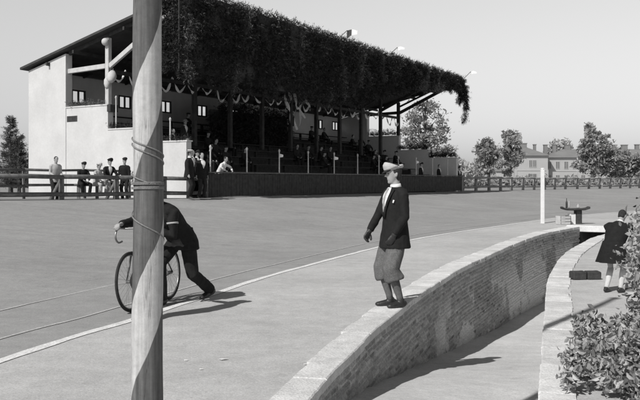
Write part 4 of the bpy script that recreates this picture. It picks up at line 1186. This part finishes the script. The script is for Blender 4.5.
bb = (-.06, 0, .28); st = (-.20, 0, .80); ht = (.30, 0, .82); hb = (.345, 0, .68)
for a, b, q in ((bb, st, .0145), (st, ht, .0135), (ht, hb, .017), (hb, bb, .0155)): tube(bm, [a, b], q, 8)
for sg in (1, -1):
    tube(bm, [(-.06, sg*.02, .28), (-.5, sg*.06, WR)], .009, 8); tube(bm, [(-.2, sg*.012, .79), (-.5, sg*.06, WR)], .008, 8)
obj('frame', bm, M['enamel'], bike, True)
bm = bmesh.new(); tube(bm, [hb, (.36, 0, .66)], .017, 8)
for sg in (1, -1): tube(bm, [(.36, sg*.045, .67), (.42, sg*.05, .5), (.5, sg*.05, WR)], [.012, .011, .008], 8)
tube(bm, [(.36, -.05, .67), (.36, .05, .67)], .014, 8)
obj('fork', bm, M['enamel'], bike, True)
bm = bmesh.new(); tube(bm, [(.30, 0, .81), (.29, 0, .93), (.36, 0, .95)], .012, 8)
pts_ = [(.30, .19, .80), (.37, .2, .79), (.43, .2, .84), (.42, .2, .91), (.37, .19, .955), (.36, .1, .95), (.36, 0, .95)]
tube(bm, crom([V(p) for p in pts_+[(a, -b, c) for a, b, c in pts_[-2::-1]]], 4), .0115, 8); obj('handlebar', bm, M['steel'], bike, True)
bm = bmesh.new(); tube(bm, [(-.2, 0, .79), (-.225, 0, .92)], .012, 8); obj('seat_post', bm, M['steel'], bike, True)
bm = bmesh.new(); tube(bm, [(-.37, 0, .955), (-.34, 0, .955), (-.26, 0, .945), (-.15, 0, .94), (-.08, 0, .93)], [(.05, .015), (.075, .025), (.06, .026), (.025, .02), (.014, .012)], 12, lat=(0, 1, 0)); obj('saddle', bm, M['leather'], bike, True)
bm = bmesh.new(); torus(bm, (-.06, -.04, .28), (0, 1, 0), .085, .006, 30, 6)
for k in range(5):
    a = 2*PI*k/5; tube(bm, [(-.06, -.04, .28), (-.06+.083*math.cos(a), -.04, .28+.083*math.sin(a))], .006, 5)
tube(bm, [(-.06, -.05, .28), (.06, -.055, .16)], .009, 6); tube(bm, [(-.06, .05, .28), (-.18, .055, .40)], .009, 6)
obj('crankset', bm, M['steel'], bike, True)
for (x, y, z) in ((.06, -.09, .16), (-.18, .09, .40)):
    bm = bmesh.new(); box(bm, x-.045, x+.045, y-.035, y+.035, z-.01, z+.01, bev=.003); obj('pedal', bm, M['steel'], bike)
bm = bmesh.new()
for z0, z1 in ((.362, .385), (.198, .305)): tube(bm, [(-.06, -.04, z0), (-.5, -.04, z1)], .004, 5)
obj('chain', bm, M['steel'], bike)

# --- man pushing the bicycle, bent forward, walking towards camera-left
ayaw = math.atan2(-0.86, -0.5)
pu = Person('bent man in dark suit and cap pushing the bicycle, right behind the spiral pole', (-1.70, 9.86, 0), ayaw, 1.74, pelvis=(-.0, 0, .81), lean=44, head=(-4, 14), twist=-10, fat=1.16,
            handL=(.46, -.06, .92), elbL=(-.3, .8, -.5), handR=(.77, -.28, 1.0), elbR=(-.2, -.7, -.5), footL=(-.41, .12, 0), footR=(.30, -.06, 0), kneeL=(1, .1, 0), kneeR=(1, 0, 0), heel=(.07, 0), toes=(-4, 2), voxel=.011, curl=.75,
            palm={-1: (0, .3, -1), 1: (0, -.6, -.6)})
dress(pu, M['suit'], M['suit'], 'cap', M['suit2'], True, eyes=True, hem=-.15)
bm = bmesh.new(); a, b = pu.sh[1], pu.elb[1]; tube(bm, [a.lerp(b, .46), a.lerp(b, .53)], [.0715, .0705], 14); pu.put('arm_band', bm, M['lightcloth'], raw=True)
# --- youth hidden behind the pole, steadying the handlebar
yo = Person('slim youth in dark clothes almost hidden behind the spiral pole', (-1.815, 8.60, 0), R(183), 1.56, pelvis=(0, 0, .92), lean=4, twist=-6, head=(-12, 10), fat=.86,
            handL=(.06, .20, .80), handR=(.09, -.66, 1.06), elbR=(-.6, -.3, -.7), footL=(.03, .07, 0), footR=(-.02, -.07, 0), toes=(3, -3), voxel=.012, curl=.8, palm={-1: (0, 0, -1)})
dress(yo, M['suit2'], M['suit2'], 'cap', M['suit2'], True, eyes=True, hem=-.12)

# --- the child behind the right-hand coping
ch = Person('small child with short dark coat and white stockings standing with back turned beside the bush', (3.95, 10.75, 0), R(42), 1.19, pelvis=(-.04, 0, .90), lean=31, head=(0, 18), fat=1.28,
            handL=(.56, .13, .96), handR=(.58, -.14, .98), elbL=(-.3, .9, -.4), elbR=(-.3, -.9, -.4), footL=(-.08, .12, 0), footR=(.06, -.10, 0), voxel=.012, toes=(5, -8))
ch.body(); ch.jacket(M['suit'], hem=-.10, name='coat', sleeve=1.15); ch.skirt(M['suit'], hem=-.30, w0=.20, w1=.325, name='coat_skirt')
ch.socks(M['whitesock'], -.05); ch.shoes(M['leather']); ch.hair(M['hair'], .07); ch.collar(M['shirt']); ch.eyes()

# --- boys at the fence by the white wall
def at_line(px, s):
    """point on the line at depth s behind the track fence that is seen in column px"""
    k = (px-320)/800; t = (k*(O0.y+SD.y*s)-(O0.x+SD.x*s))/(TD.x-k*TD.y); return S2(t, s)
FG = R(math.degrees(STAND_ROT)-90)       # looking across the track
boys = [
    (54.5, .35, 'boy in a light jacket leaning on the fence at the left post', 1.5, dict(lean=10, handL=(.30, .16, 1.0), handR=(.30, -.14, 1.0)), M['lightcloth'], M['suit2'], None, None),
    (82.5, .75, 'dark-jacketed bareheaded boy perched at the fence, second from the left', 1.45, 'sit', M['suit'], M['suit'], 'cap', None),
    (97.0, .75, 'boy in pale shirt and pale cap between two dark-clad boys at the fence', 1.42, 'sit', M['lightcloth'], M['lightcloth'], 'cap', M['capcloth']),
    (108.5, .9, 'boy in dark jacket and peaked cap sitting tallest in the fence group', 1.62, 'sit', M['suit'], M['lightcloth'], 'cap', M['suit']),
    (125.0, .5, 'boy in dark coat and cap turned away, nearest the spiral pole', 1.52, dict(lean=6, head=(40, 5), handR=(.26, -.2, .98)), M['suit'], M['suit2'], 'cap', M['suit2']),
]
SIT = dict(pelvis=(-.05, 0, .80), lean=12, footL=(.34, .14, .20), footR=(.30, -.14, .20), handL=(.32, .12, .86), handR=(.30, -.10, .88), elbL=(-.4, 1, 0), elbR=(-.4, -1, 0), kneeL=(1, .3, .5), kneeR=(1, -.3, .5))
for (px, s, lab, hgt, pose, jm, tm2, hat, hm) in boys:
    p = at_line(px, s); z = 0.80
    yaw = FG + R(rnd.uniform(-18, 18)) + (R(-60) if px > 120 else 0)
    P_ = Person(lab, (p.x, p.y, z), yaw, hgt, voxel=.02, group='boys at the track fence', **(SIT if pose == 'sit' else pose))
    dress(P_, jm, tm2, hat, hm, shirt=(px in (108.5,)))
# bench rail the three boys sit on
bm = bmesh.new(); a, b = at_line(76, .95), at_line(117, .95); bar(bm, (a.x, a.y, 1.38), (b.x, b.y, 1.38), .2, .05)
for f in (.06, .5, .94):
    q = a.lerp(b, f); bar(bm, (q.x, q.y, .75), (q.x, q.y, 1.355), .1, .08, up=V((0, 1, 0)))
tag(obj('plank_seat', bm, M['midwood']), 'rough plank seat under the boys behind the fence', 'bench')

# --- people by the corner of the stand
def stand_person(t, s, z, lab, hgt, jm, tm2, hat, hm, yaw_off=0, group=None, vox=.02, **pose):
    p = S2(t, s); P_ = Person(lab, (p.x, p.y, z), FG+R(yaw_off), hgt, voxel=vox, group=group, **pose)
    dress(P_, jm, tm2, hat, hm); return P_
stand_person(-.35, -.48, .83, 'man in dark coat and pale straw hat at the white wall corner', 1.84, M['suit'], M['suit'], 'boater', None, 25, fat=1.25)
stand_person(.45, -.40, .83, 'bareheaded man in dark suit standing next to the straw-hatted man at the fence end', 1.76, M['suit'], M['suit2'], None, None, -20, fat=1.2)
stand_person(1.25, .8, 1.05, 'dark-suited man with pale face just behind the left end of the parapet', 1.7, M['suit'], M['suit'], None, None, 10)
stand_person(1.9, 1.1, 1.05, 'man in dark cap peering over the left part of the parapet', 1.68, M['suit'], M['suit'], 'cap', None, 0)
stand_person(2.55, .35, .95, 'man in white shirt leaning forward over the parapet', 1.68, M['shirt'], M['suit'], None, None, 8, lean=34, pelvis=(-.1, 0, .9), handL=(.42, .28, 1.02), handR=(.40, -.24, 1.02), elbL=(-.3, 1, .2), elbR=(-.3, -1, .2))
stand_person(5.3, 4.75, 2.67, 'dark figure in a hat standing high inside the stand above the white wall corner', 1.72, M['suit2'], M['suit'], 'boater', None, -15)
stand_person(3.4, 3.8, 2.28, 'spectator in dark jacket with open white collar, next to the pole inside the stand', 1.55, M['suit2'], M['suit'], None, None, 20)
stand_person(.9, 5.5, 3.06, 'dim spectator resting behind the middle wall step left of the pole', 1.5, M['suit2'], M['suit'], 'cap', None, 0)
stand_person(22.6, .5, .92, 'dark figure seen over the parapet just right of the standing man', 1.7, M['suit'], M['suit'], 'cap', None, 0, vox=.026)
stand_person(25.4, .5, .92, 'dark figure in front of the lowest far wall step', 1.66, M['suit'], M['suit'], None, None, 0, vox=.026)
stand_person(28.6, .4, .85, 'dark figure standing at the far right end of the parapet', 1.62, M['suit'], M['suit'], 'cap', None, -30, vox=.026)
# seated crowd in the shade
protos = []
SITB = dict(pelvis=(0, 0, .50), lean=8, footL=(.40, .12, 0), footR=(.38, -.12, 0), handL=(.36, .12, .58), handR=(.34, -.12, .58), elbL=(-.3, 1, 0), elbR=(-.3, -1, 0), kneeL=(1, .1, 1), kneeR=(1, -.1, 1))
CL = 'dim dark-clad spectator seated on a bench in the shade of the stand'
CG = 'seated spectators in the dark stand'
for k in range(3):
    P_ = Person(CL, (0, 0, 0), 0, 1.68, voxel=.026, group=CG, **SITB); dress(P_, (M['suit'], M['suit2'], M['suit2'])[k], M['suit'], ('cap', None, 'beret')[k], None, shirt=False); protos.append(P_.root)
spots = []
for row in range(1, 7):
    q = 2.2+rnd.uniform(0, 2)
    while q < TL-1.5:
        if rnd.random() < .62: spots.append((q, row))
        q += rnd.uniform(1.0, 2.9)
rnd.shuffle(spots); spots = [(2.3, 3), (3.0, 1), (4.3, 2), (4.9, 1), (6.4, 2), (6.0, 1), (7.5, 1)] + spots[:20]
for i, (q, row) in enumerate(spots):
    o = protos[i] if i < 3 else copy_tree(protos[i % 3])
    a = 1.5+row*.93; p = S2(q, a+.5); o.location = (p.x, p.y, 1.5+row*.39-.02); o.rotation_euler = (0, 0, FG+R(rnd.uniform(-25, 25)))

# ------------------------------------------------------------------ things near the far end of the ramp
wp = thing('marker_post', 'slim white square post standing on the infield near the white line', 'post', (7.9, 28.4, 0), R(10))
bm = bmesh.new(); box(bm, -.055, .055, -.055, .055, -.2, 1.93, bev=.008); tube(bm, [(0, 0, 1.93), (0, 0, 1.96)], [(.075), (.05)], 8); obj('shaft', bm, M['white'], wp)
st_ = thing('pedestal_table', 'dark pedestal stand with broad upturned top beyond the ramp end', 'stand', (8.9, 27.9, 0), R(8))
bm = bmesh.new(); tube(bm, [(-.5, 0, .60), (-.46, 0, .55), (-.3, 0, .515), (0, 0, .51), (.3, 0, .515), (.46, 0, .55), (.5, 0, .60)], [(.12, .02), (.2, .035), (.24, .04), (.25, .045), (.24, .04), (.2, .035), (.12, .02)], 12, lat=(0, 1, 0)); obj('tray', bm, M['iron'], st_, True)
bm = bmesh.new(); box(bm, .0, .2, -.12, .12, -.05, .475, bev=.012); obj('pedestal', bm, M['iron'], st_)
bm = bmesh.new(); box(bm, -.24, -.02, -.1, .1, -.05, .36, bev=.012); obj('side_block', bm, M['coping'], st_)
def bottle(x, y, h, r_, lab, m):
    bm = bmesh.new(); lathe(bm, [(r_*.9, 0), (r_, .02), (r_, h*.55), (r_*.4, h*.75), (r_*.35, h)], 10); o = obj('bottle', bm, m, None, True); o.location = (8.9+x, 27.9+y, .56); tag(o, lab, 'bottle')
bottle(-.30, 0, .34, .035, 'taller dark bottle at the left of the pedestal top', M['iron']); bottle(-.2, .05, .24, .035, 'shorter bottle second from the left on the pedestal top', M['lightcloth'])
bottle(.1, 0, .14, .05, 'squat pale jar near the middle of the pedestal top', M['lightcloth'])
bx = thing('wooden_crate', 'small pale crate with dark end on the ground left of the pedestal', 'crate', (8.38, 27.6, 0), R(20))
bm = bmesh.new()
for k in range(3): box(bm, -.2, .2, -.15, -.13, .01+.1*k, .09+.1*k); box(bm, -.2, .2, .13, .15, .01+.1*k, .09+.1*k)
box(bm, -.2, .2, -.129, .129, 0, .02); obj('slats', bm, M['palewood'], bx)
for sx in (-1, 1):
    bm = bmesh.new(); box(bm, sx*.2 if sx < 0 else .202, sx*.178 if sx < 0 else .224, -.15, .15, .0, .3); obj('crate_end', bm, M['darkwood'] if sx > 0 else M['palewood'], bx)
# two dark burnt-brick blocks on the ground by the coping
for k, (x, y, rz, lab) in enumerate(((3.93, 12.2, 8, 'left of two dark blocks lying end to end on the ground by the child'), (4.16, 12.22, 5, 'right of two dark blocks lying end to end on the ground by the child'))):
    bm = bmesh.new(); box(bm, -.105, .105, -.09, .09, 0, .125, bev=.014); bmesh.ops.subdivide_edges(bm, edges=bm.edges, cuts=2)
    for v in bm.verts: v.co += V((noise.noise(v.co*25), noise.noise(v.co*25+V((4, 4, 4))), noise.noise(v.co*20)))*.006
    o = obj('stone_block', bm, M['brickdark']); o.location = (x, y, 0); o.rotation_euler = (0, 0, R(rz)); tag(o, lab, 'block')
# paper scraps
for k, (px, py) in enumerate(((223, 360), (186, 361), (201, 370), (305, 365))):
    Y = 1200/(py-181); X = (px-320)*Y/800; vs = []; r = random.Random(k)
    sz = .028 if k in (0,) else .012
    for i in range(7):
        a = 2*PI*i/7; q = sz*r.uniform(.6, 1.2); vs.append((X+q*1.5*math.cos(a), Y+q*math.sin(a), .006+r.uniform(0, .006)))
    vs.append((X, Y, .010)); o = pyobj('paper_scrap', vs, [(i, (i+1) % 7, 7) for i in range(7)], M['paper']); tag(o, ('larger white paper scrap on the apron right of the pole foot', )[0] if k == 0 else 'tiny white scrap lying on the apron right of the pole', 'litter', 'paper scraps on the apron' if k else None)

# ------------------------------------------------------------------ bush in the right foreground
bu = thing('leafy_bush', 'sprawling broad-leaved bush in the right foreground, sunlit and ragged', 'bush', (3.2, 7.2, 0))
r = random.Random(21); bm = bmesh.new(); cs = []
def twig(a, b, c, q, sp=.075):
    P_ = crom([V(a), V(b), V(c)], 5); tube(bm, P_, [.012*q*(1-.8*i/(len(P_)-1)) for i in range(len(P_))], 5)
    for p in P_[2:]:
        for k in range(r.randint(15, 22)): cs.append(p+V((r.gauss(0, sp), r.gauss(0, sp), r.gauss(0, sp))))
for k in range(200):        # tall body of the bush
    Y = r.uniform(6.2, 9.0); X = .399*Y+.03+abs(r.gauss(0, .42)); root = V((X+r.uniform(.05, .35), Y+r.uniform(-.2, .2), 0))
    hgt = r.uniform(.35, 1.0)**.8*interp(X-.39*Y, [(0, .95), (.12, 1.25), (.4, 1.42)])*interp(Y, [(6.2, .7), (7, 1), (9, 1)])
    tip = V((X-r.uniform(0, .06), Y-r.uniform(-.2, .3), hgt)); twig(root, root.lerp(tip, .55)+V((r.uniform(-.02, .1), r.uniform(-.1, .1), .1)), tip, 1.0)
for k in range(120):        # low skirt spreading over the sand
    Y = r.uniform(5.0, 7.2); e = interp(Y, [(5.0, 2.02), (5.6, 2.12), (6.2, 2.26), (6.7, 2.44), (7.2, 2.62)]); X = e+abs(r.gauss(0, .4)); root = V((X+r.uniform(.05, .3), Y, 0))
    hgt = min(.75, .12+.75*(X-e))*r.uniform(.4, 1.1)
    tip = V((X-r.uniform(0, .08), Y-r.uniform(-.15, .2), hgt)); twig(root, root.lerp(tip, .55)+V((0, r.uniform(-.1, .1), .06)), tip, .8, .055)
for (x, y, x2, y2, z2) in ((1.92, 5.72, 1.72, 5.6, .10), (2.0, 5.9, 1.86, 6.0, .16), (2.1, 5.6, 1.98, 5.5, .12), (2.25, 6.1, 2.05, 6.3, .16), (2.35, 6.4, 2.16, 6.7, .2), (2.5, 6.9, 2.32, 7.2, .22)):
    twig((x+.15, y, 0), ((x+x2)/2, (y+y2)/2, z2+.05), (x2, y2, z2), .7, .035)
obj('stems', bm, M['bark'], bu, True)
leaf_cloud('leaves', [c if c.z > .02 else V((c.x, c.y, .03)) for c in cs], 0.040, M['leaf_near'], bu, elong=1.5, seed=5, flat=.9, fine=True)
keep_world(bu)

# ------------------------------------------------------------------ trees and far buildings
G0 = .75
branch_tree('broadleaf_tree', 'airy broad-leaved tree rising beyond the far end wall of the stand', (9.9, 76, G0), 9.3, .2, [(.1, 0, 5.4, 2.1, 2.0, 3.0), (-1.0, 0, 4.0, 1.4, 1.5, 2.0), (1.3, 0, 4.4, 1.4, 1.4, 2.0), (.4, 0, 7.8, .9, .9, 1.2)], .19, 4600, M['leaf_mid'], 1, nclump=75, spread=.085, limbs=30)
branch_tree('shrub', 'dark bushy shrub below the airy tree by the far end wall', (10.2, 66, G0), 2.8, .1, [(0, 0, 1.4, .8, .8, 1.3), (-.9, 0, 1.0, .6, .6, .9), (.7, 0, 1.2, .6, .6, 1.0)], .2, 1200, M['leaf_dark'], 2, nclump=22)
for k, (X, Y, h_, w_, lab) in enumerate(((-18.2, 47, 4.5, .8, 'dark pointed conifer at the left frame edge, tallest of the left clump'), (-17.3, 46, 3.3, .8, 'shorter dark conifer second in the clump left of the white wall'), (-16.5, 47, 4.2, .6, 'slender dark conifer close beside the white wall'), (-18.9, 49, 3.2, 1.0, 'dark bushy conifer at the far left behind the fence'), (-16.0, 45.5, 2.9, .7, 'low dark conifer right against the white wall edge'))):
    r = random.Random(40+k); t = thing('conifer', lab, 'tree', (X, Y, .8), 0, 'dark conifers left of the stand')
    bm = bmesh.new(); tube(bm, [(0, 0, -.2), (0, 0, h_*.95)], [.12, .015], 7); vs, fs = [], []
    for q in range(120):
        f = q/120; z = h_*(.08+.9*f); a = r.uniform(0, 2*PI); ln = w_*(1-f)**.7*r.uniform(.6, 1.25)+.08
        tube(bm, [(0, 0, z), (ln*math.cos(a), ln*math.sin(a), z+.1*ln)], [.02, .006], 4, cap=False)
        for j in range(10):
            g = r.uniform(.15, 1.05); sprig(V((ln*g*math.cos(a), ln*g*math.sin(a), z+.1*ln*g)), V((math.cos(a)+r.gauss(0, .5), math.sin(a)+r.gauss(0, .5), .5+r.gauss(0, .4))), r.uniform(.18, .34), vs, fs)
    obj('trunk', bm, M['bark'], t); pyobj('crown', vs, fs, M['leaf_dark'], t)
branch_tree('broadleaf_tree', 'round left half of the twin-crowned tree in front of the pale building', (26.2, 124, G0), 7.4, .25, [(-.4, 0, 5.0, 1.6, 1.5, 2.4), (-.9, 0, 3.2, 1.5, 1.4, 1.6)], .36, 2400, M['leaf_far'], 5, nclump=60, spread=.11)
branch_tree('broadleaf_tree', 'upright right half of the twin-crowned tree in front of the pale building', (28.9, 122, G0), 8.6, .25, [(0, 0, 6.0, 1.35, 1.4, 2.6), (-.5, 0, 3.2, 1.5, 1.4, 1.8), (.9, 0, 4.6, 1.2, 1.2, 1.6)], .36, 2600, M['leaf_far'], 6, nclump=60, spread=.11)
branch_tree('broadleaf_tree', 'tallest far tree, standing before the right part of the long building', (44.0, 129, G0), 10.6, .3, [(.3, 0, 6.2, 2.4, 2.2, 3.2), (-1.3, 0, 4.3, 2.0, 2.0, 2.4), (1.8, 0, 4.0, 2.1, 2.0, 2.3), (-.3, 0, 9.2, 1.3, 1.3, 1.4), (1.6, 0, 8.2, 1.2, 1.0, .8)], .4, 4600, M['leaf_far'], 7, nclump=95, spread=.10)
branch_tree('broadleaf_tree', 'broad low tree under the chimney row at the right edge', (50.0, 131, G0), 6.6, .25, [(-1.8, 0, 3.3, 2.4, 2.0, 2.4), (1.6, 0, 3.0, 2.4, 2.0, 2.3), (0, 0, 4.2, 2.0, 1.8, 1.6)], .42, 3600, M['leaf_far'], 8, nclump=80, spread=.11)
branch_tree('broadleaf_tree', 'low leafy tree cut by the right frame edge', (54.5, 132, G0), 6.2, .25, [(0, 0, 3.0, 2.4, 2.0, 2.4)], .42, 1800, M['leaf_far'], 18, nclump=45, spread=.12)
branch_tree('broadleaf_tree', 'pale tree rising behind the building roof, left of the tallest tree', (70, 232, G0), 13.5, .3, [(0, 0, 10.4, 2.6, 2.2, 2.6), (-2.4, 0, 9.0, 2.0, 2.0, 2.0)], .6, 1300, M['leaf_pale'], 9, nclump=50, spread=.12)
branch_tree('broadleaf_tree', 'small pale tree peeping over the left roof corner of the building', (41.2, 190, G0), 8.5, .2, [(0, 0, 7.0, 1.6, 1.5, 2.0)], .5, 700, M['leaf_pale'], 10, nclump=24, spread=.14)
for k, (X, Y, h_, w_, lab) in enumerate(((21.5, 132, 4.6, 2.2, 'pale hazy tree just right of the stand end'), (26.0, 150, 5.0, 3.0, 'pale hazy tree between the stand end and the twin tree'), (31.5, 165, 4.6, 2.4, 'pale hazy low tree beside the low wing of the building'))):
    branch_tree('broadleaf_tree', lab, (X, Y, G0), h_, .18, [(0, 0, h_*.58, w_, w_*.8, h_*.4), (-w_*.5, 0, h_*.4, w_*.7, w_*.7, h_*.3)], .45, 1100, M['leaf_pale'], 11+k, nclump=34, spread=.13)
# hedge row beyond the far fence
vs = []; r = random.Random(8); cs = []
for k in range(5200):
    f = r.random(); X = 15+50*f; Y = 88+44*f; cs.append(V((X+r.gauss(0, .5), Y+r.gauss(0, .5), .75+abs(r.gauss(0, .5))*(0.9+.6*noise.noise(V((X*.35, 0, 0)))))))
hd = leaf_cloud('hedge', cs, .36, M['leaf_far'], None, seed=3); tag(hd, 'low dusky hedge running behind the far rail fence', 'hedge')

# far building: two-storey block with hipped roof and a long wing to the right
fb = thing('stucco_building', 'distant pale two-storey building with hipped slate roof and many chimneys', 'building', (50, 205, .4))
def hip(bm, x0, x1, y0, y1, z0, zr, over=.6):
    x0 -= over; x1 += over; y0 -= over; y1 += over; h = (y1-y0)/2
    v = [bm.verts.new(p) for p in ((x0, y0, z0), (x1, y0, z0), (x1, y1, z0), (x0, y1, z0), (x0+min(h, (x1-x0)/2*.9), (y0+y1)/2, zr), (x1-min(h, (x1-x0)/2*.9), (y0+y1)/2, zr))]
    for f in ((0, 1, 5, 4), (1, 2, 5), (2, 3, 4, 5), (3, 0, 4), (3, 2, 1, 0)): bm.faces.new([v[i] for i in f])
bm = bmesh.new(); box(bm, 0, 8.4, 0, 12, -1, 7.6); box(bm, -.1, 8.5, -.1, 0, 3.7, 3.95); box(bm, -.18, 8.58, -.18, 0, 7.3, 7.598); box(bm, -.1, .5, -.09, 0, -1, 3.7); box(bm, 7.9, 8.5, -.09, 0, -1, 3.7); o = obj('front_block', bm, M['stucco'], fb)
bm = bmesh.new(); box(bm, 8.402, 60, 3, 14, -1, 7.2); box(bm, 8.402, 60, 2.9, 3, 3.6, 3.8); box(bm, 8.402, 60, 2.85, 3, 6.95, 7.198); obj('long_wing', bm, M['stucco'], fb)
bm = bmesh.new(); box(bm, -4.5, -.002, 2, 9, -1, 3.6); obj('low_wing', bm, M['stucco'], fb)
bm = bmesh.new(); hip(bm, 0, 8.4, 0, 12, 7.602, 9.9); rf = obj('roof', bm, M['farroof'], fb)
bm = bmesh.new(); hip(bm, 9.2, 60, 3, 14, 7.204, 9.6); rf2 = obj('roof', bm, M['farroof'], fb)
bm = bmesh.new(); hip(bm, -4.5, -.7, 2, 9, 3.604, 4.6, .4); obj('roof', bm, M['farroof'], fb)
for (x, y, w_, z1, par) in ((1.6, 5.5, .7, 10.7, rf), (3.6, 6, 1.7, 10.9, rf), (6.6, 6, .6, 10.6, rf), (10, 8, .9, 10.6, rf2), (12.5, 8.5, .8, 10.7, rf2), (16, 8.5, 1.4, 10.6, rf2), (20, 8.5, .9, 10.6, rf2), (24.0, 8.5, 1.0, 10.6, rf2), (26.2, 8.5, 1.6, 10.7, rf2), (28.6, 8.5, 1.0, 10.6, rf2), (31.2, 8.5, 1.5, 10.6, rf2), (34.6, 8.5, 1.0, 10.7, rf2)):
    bm = bmesh.new(); box(bm, x-w_/2, x+w_/2, y-.5, y+.5, 8, z1); box(bm, x-w_/2-.1, x+w_/2+.1, y-.6, y+.6, z1+.002, z1+.2); obj('chimney', bm, M['farroof'], par)
def far_window(x, y, z0, z1, w_, par):
    bm = bmesh.new()
    for a, b, c, d in ((x-w_/2-.1, x-w_/2, z0-.1, z1+.1), (x+w_/2, x+w_/2+.1, z0-.1, z1+.1), (x-w_/2, x+w_/2, z1, z1+.12), (x-w_/2, x+w_/2, z0-.12, z0), (x-.05, x+.05, z0, z1)): box(bm, a, b, y-.09, y-.004, c, d)
    f = obj('window', bm, M['stucco'], par); bm = bmesh.new(); box(bm, x-w_/2+.001, x+w_/2-.001, y-.05, y-.004, z0+.001, z1-.001); obj('pane', bm, M['glassdark'], f)
for x in (4.0, 5.0): far_window(x, 0, 4.7, 6.4, .7, fb)
far_window(4.5, 0, .7, 2.9, 1.9, fb)
for x in [9.6+2.2*i for i in range(20)]: far_window(x, 3, 4.3, 6.1, .9, fb); far_window(x, 3, .6, 2.6, .9, fb)
# lamp posts
for (X, Y, lab) in ((46.0, 143, 'thin lamp post in front of the building, left of the tallest tree'), (55.5, 142.5, 'thin lamp post at the right frame edge')):
    t = thing('lamp_post', lab, 'lamp post', (X, Y, .7), 0)
    bm = bmesh.new(); tube(bm, [(0, 0, -.3), (0, 0, 4.3)], [.11, .06], 8); obj('post', bm, M['stucco'], t, True)
    bm = bmesh.new(); lathe(bm, [(.1, 4.3), (.2, 4.4), (.22, 4.7), (.08, 4.95)], 12); obj('lantern', bm, M['lightcloth'], t, True)
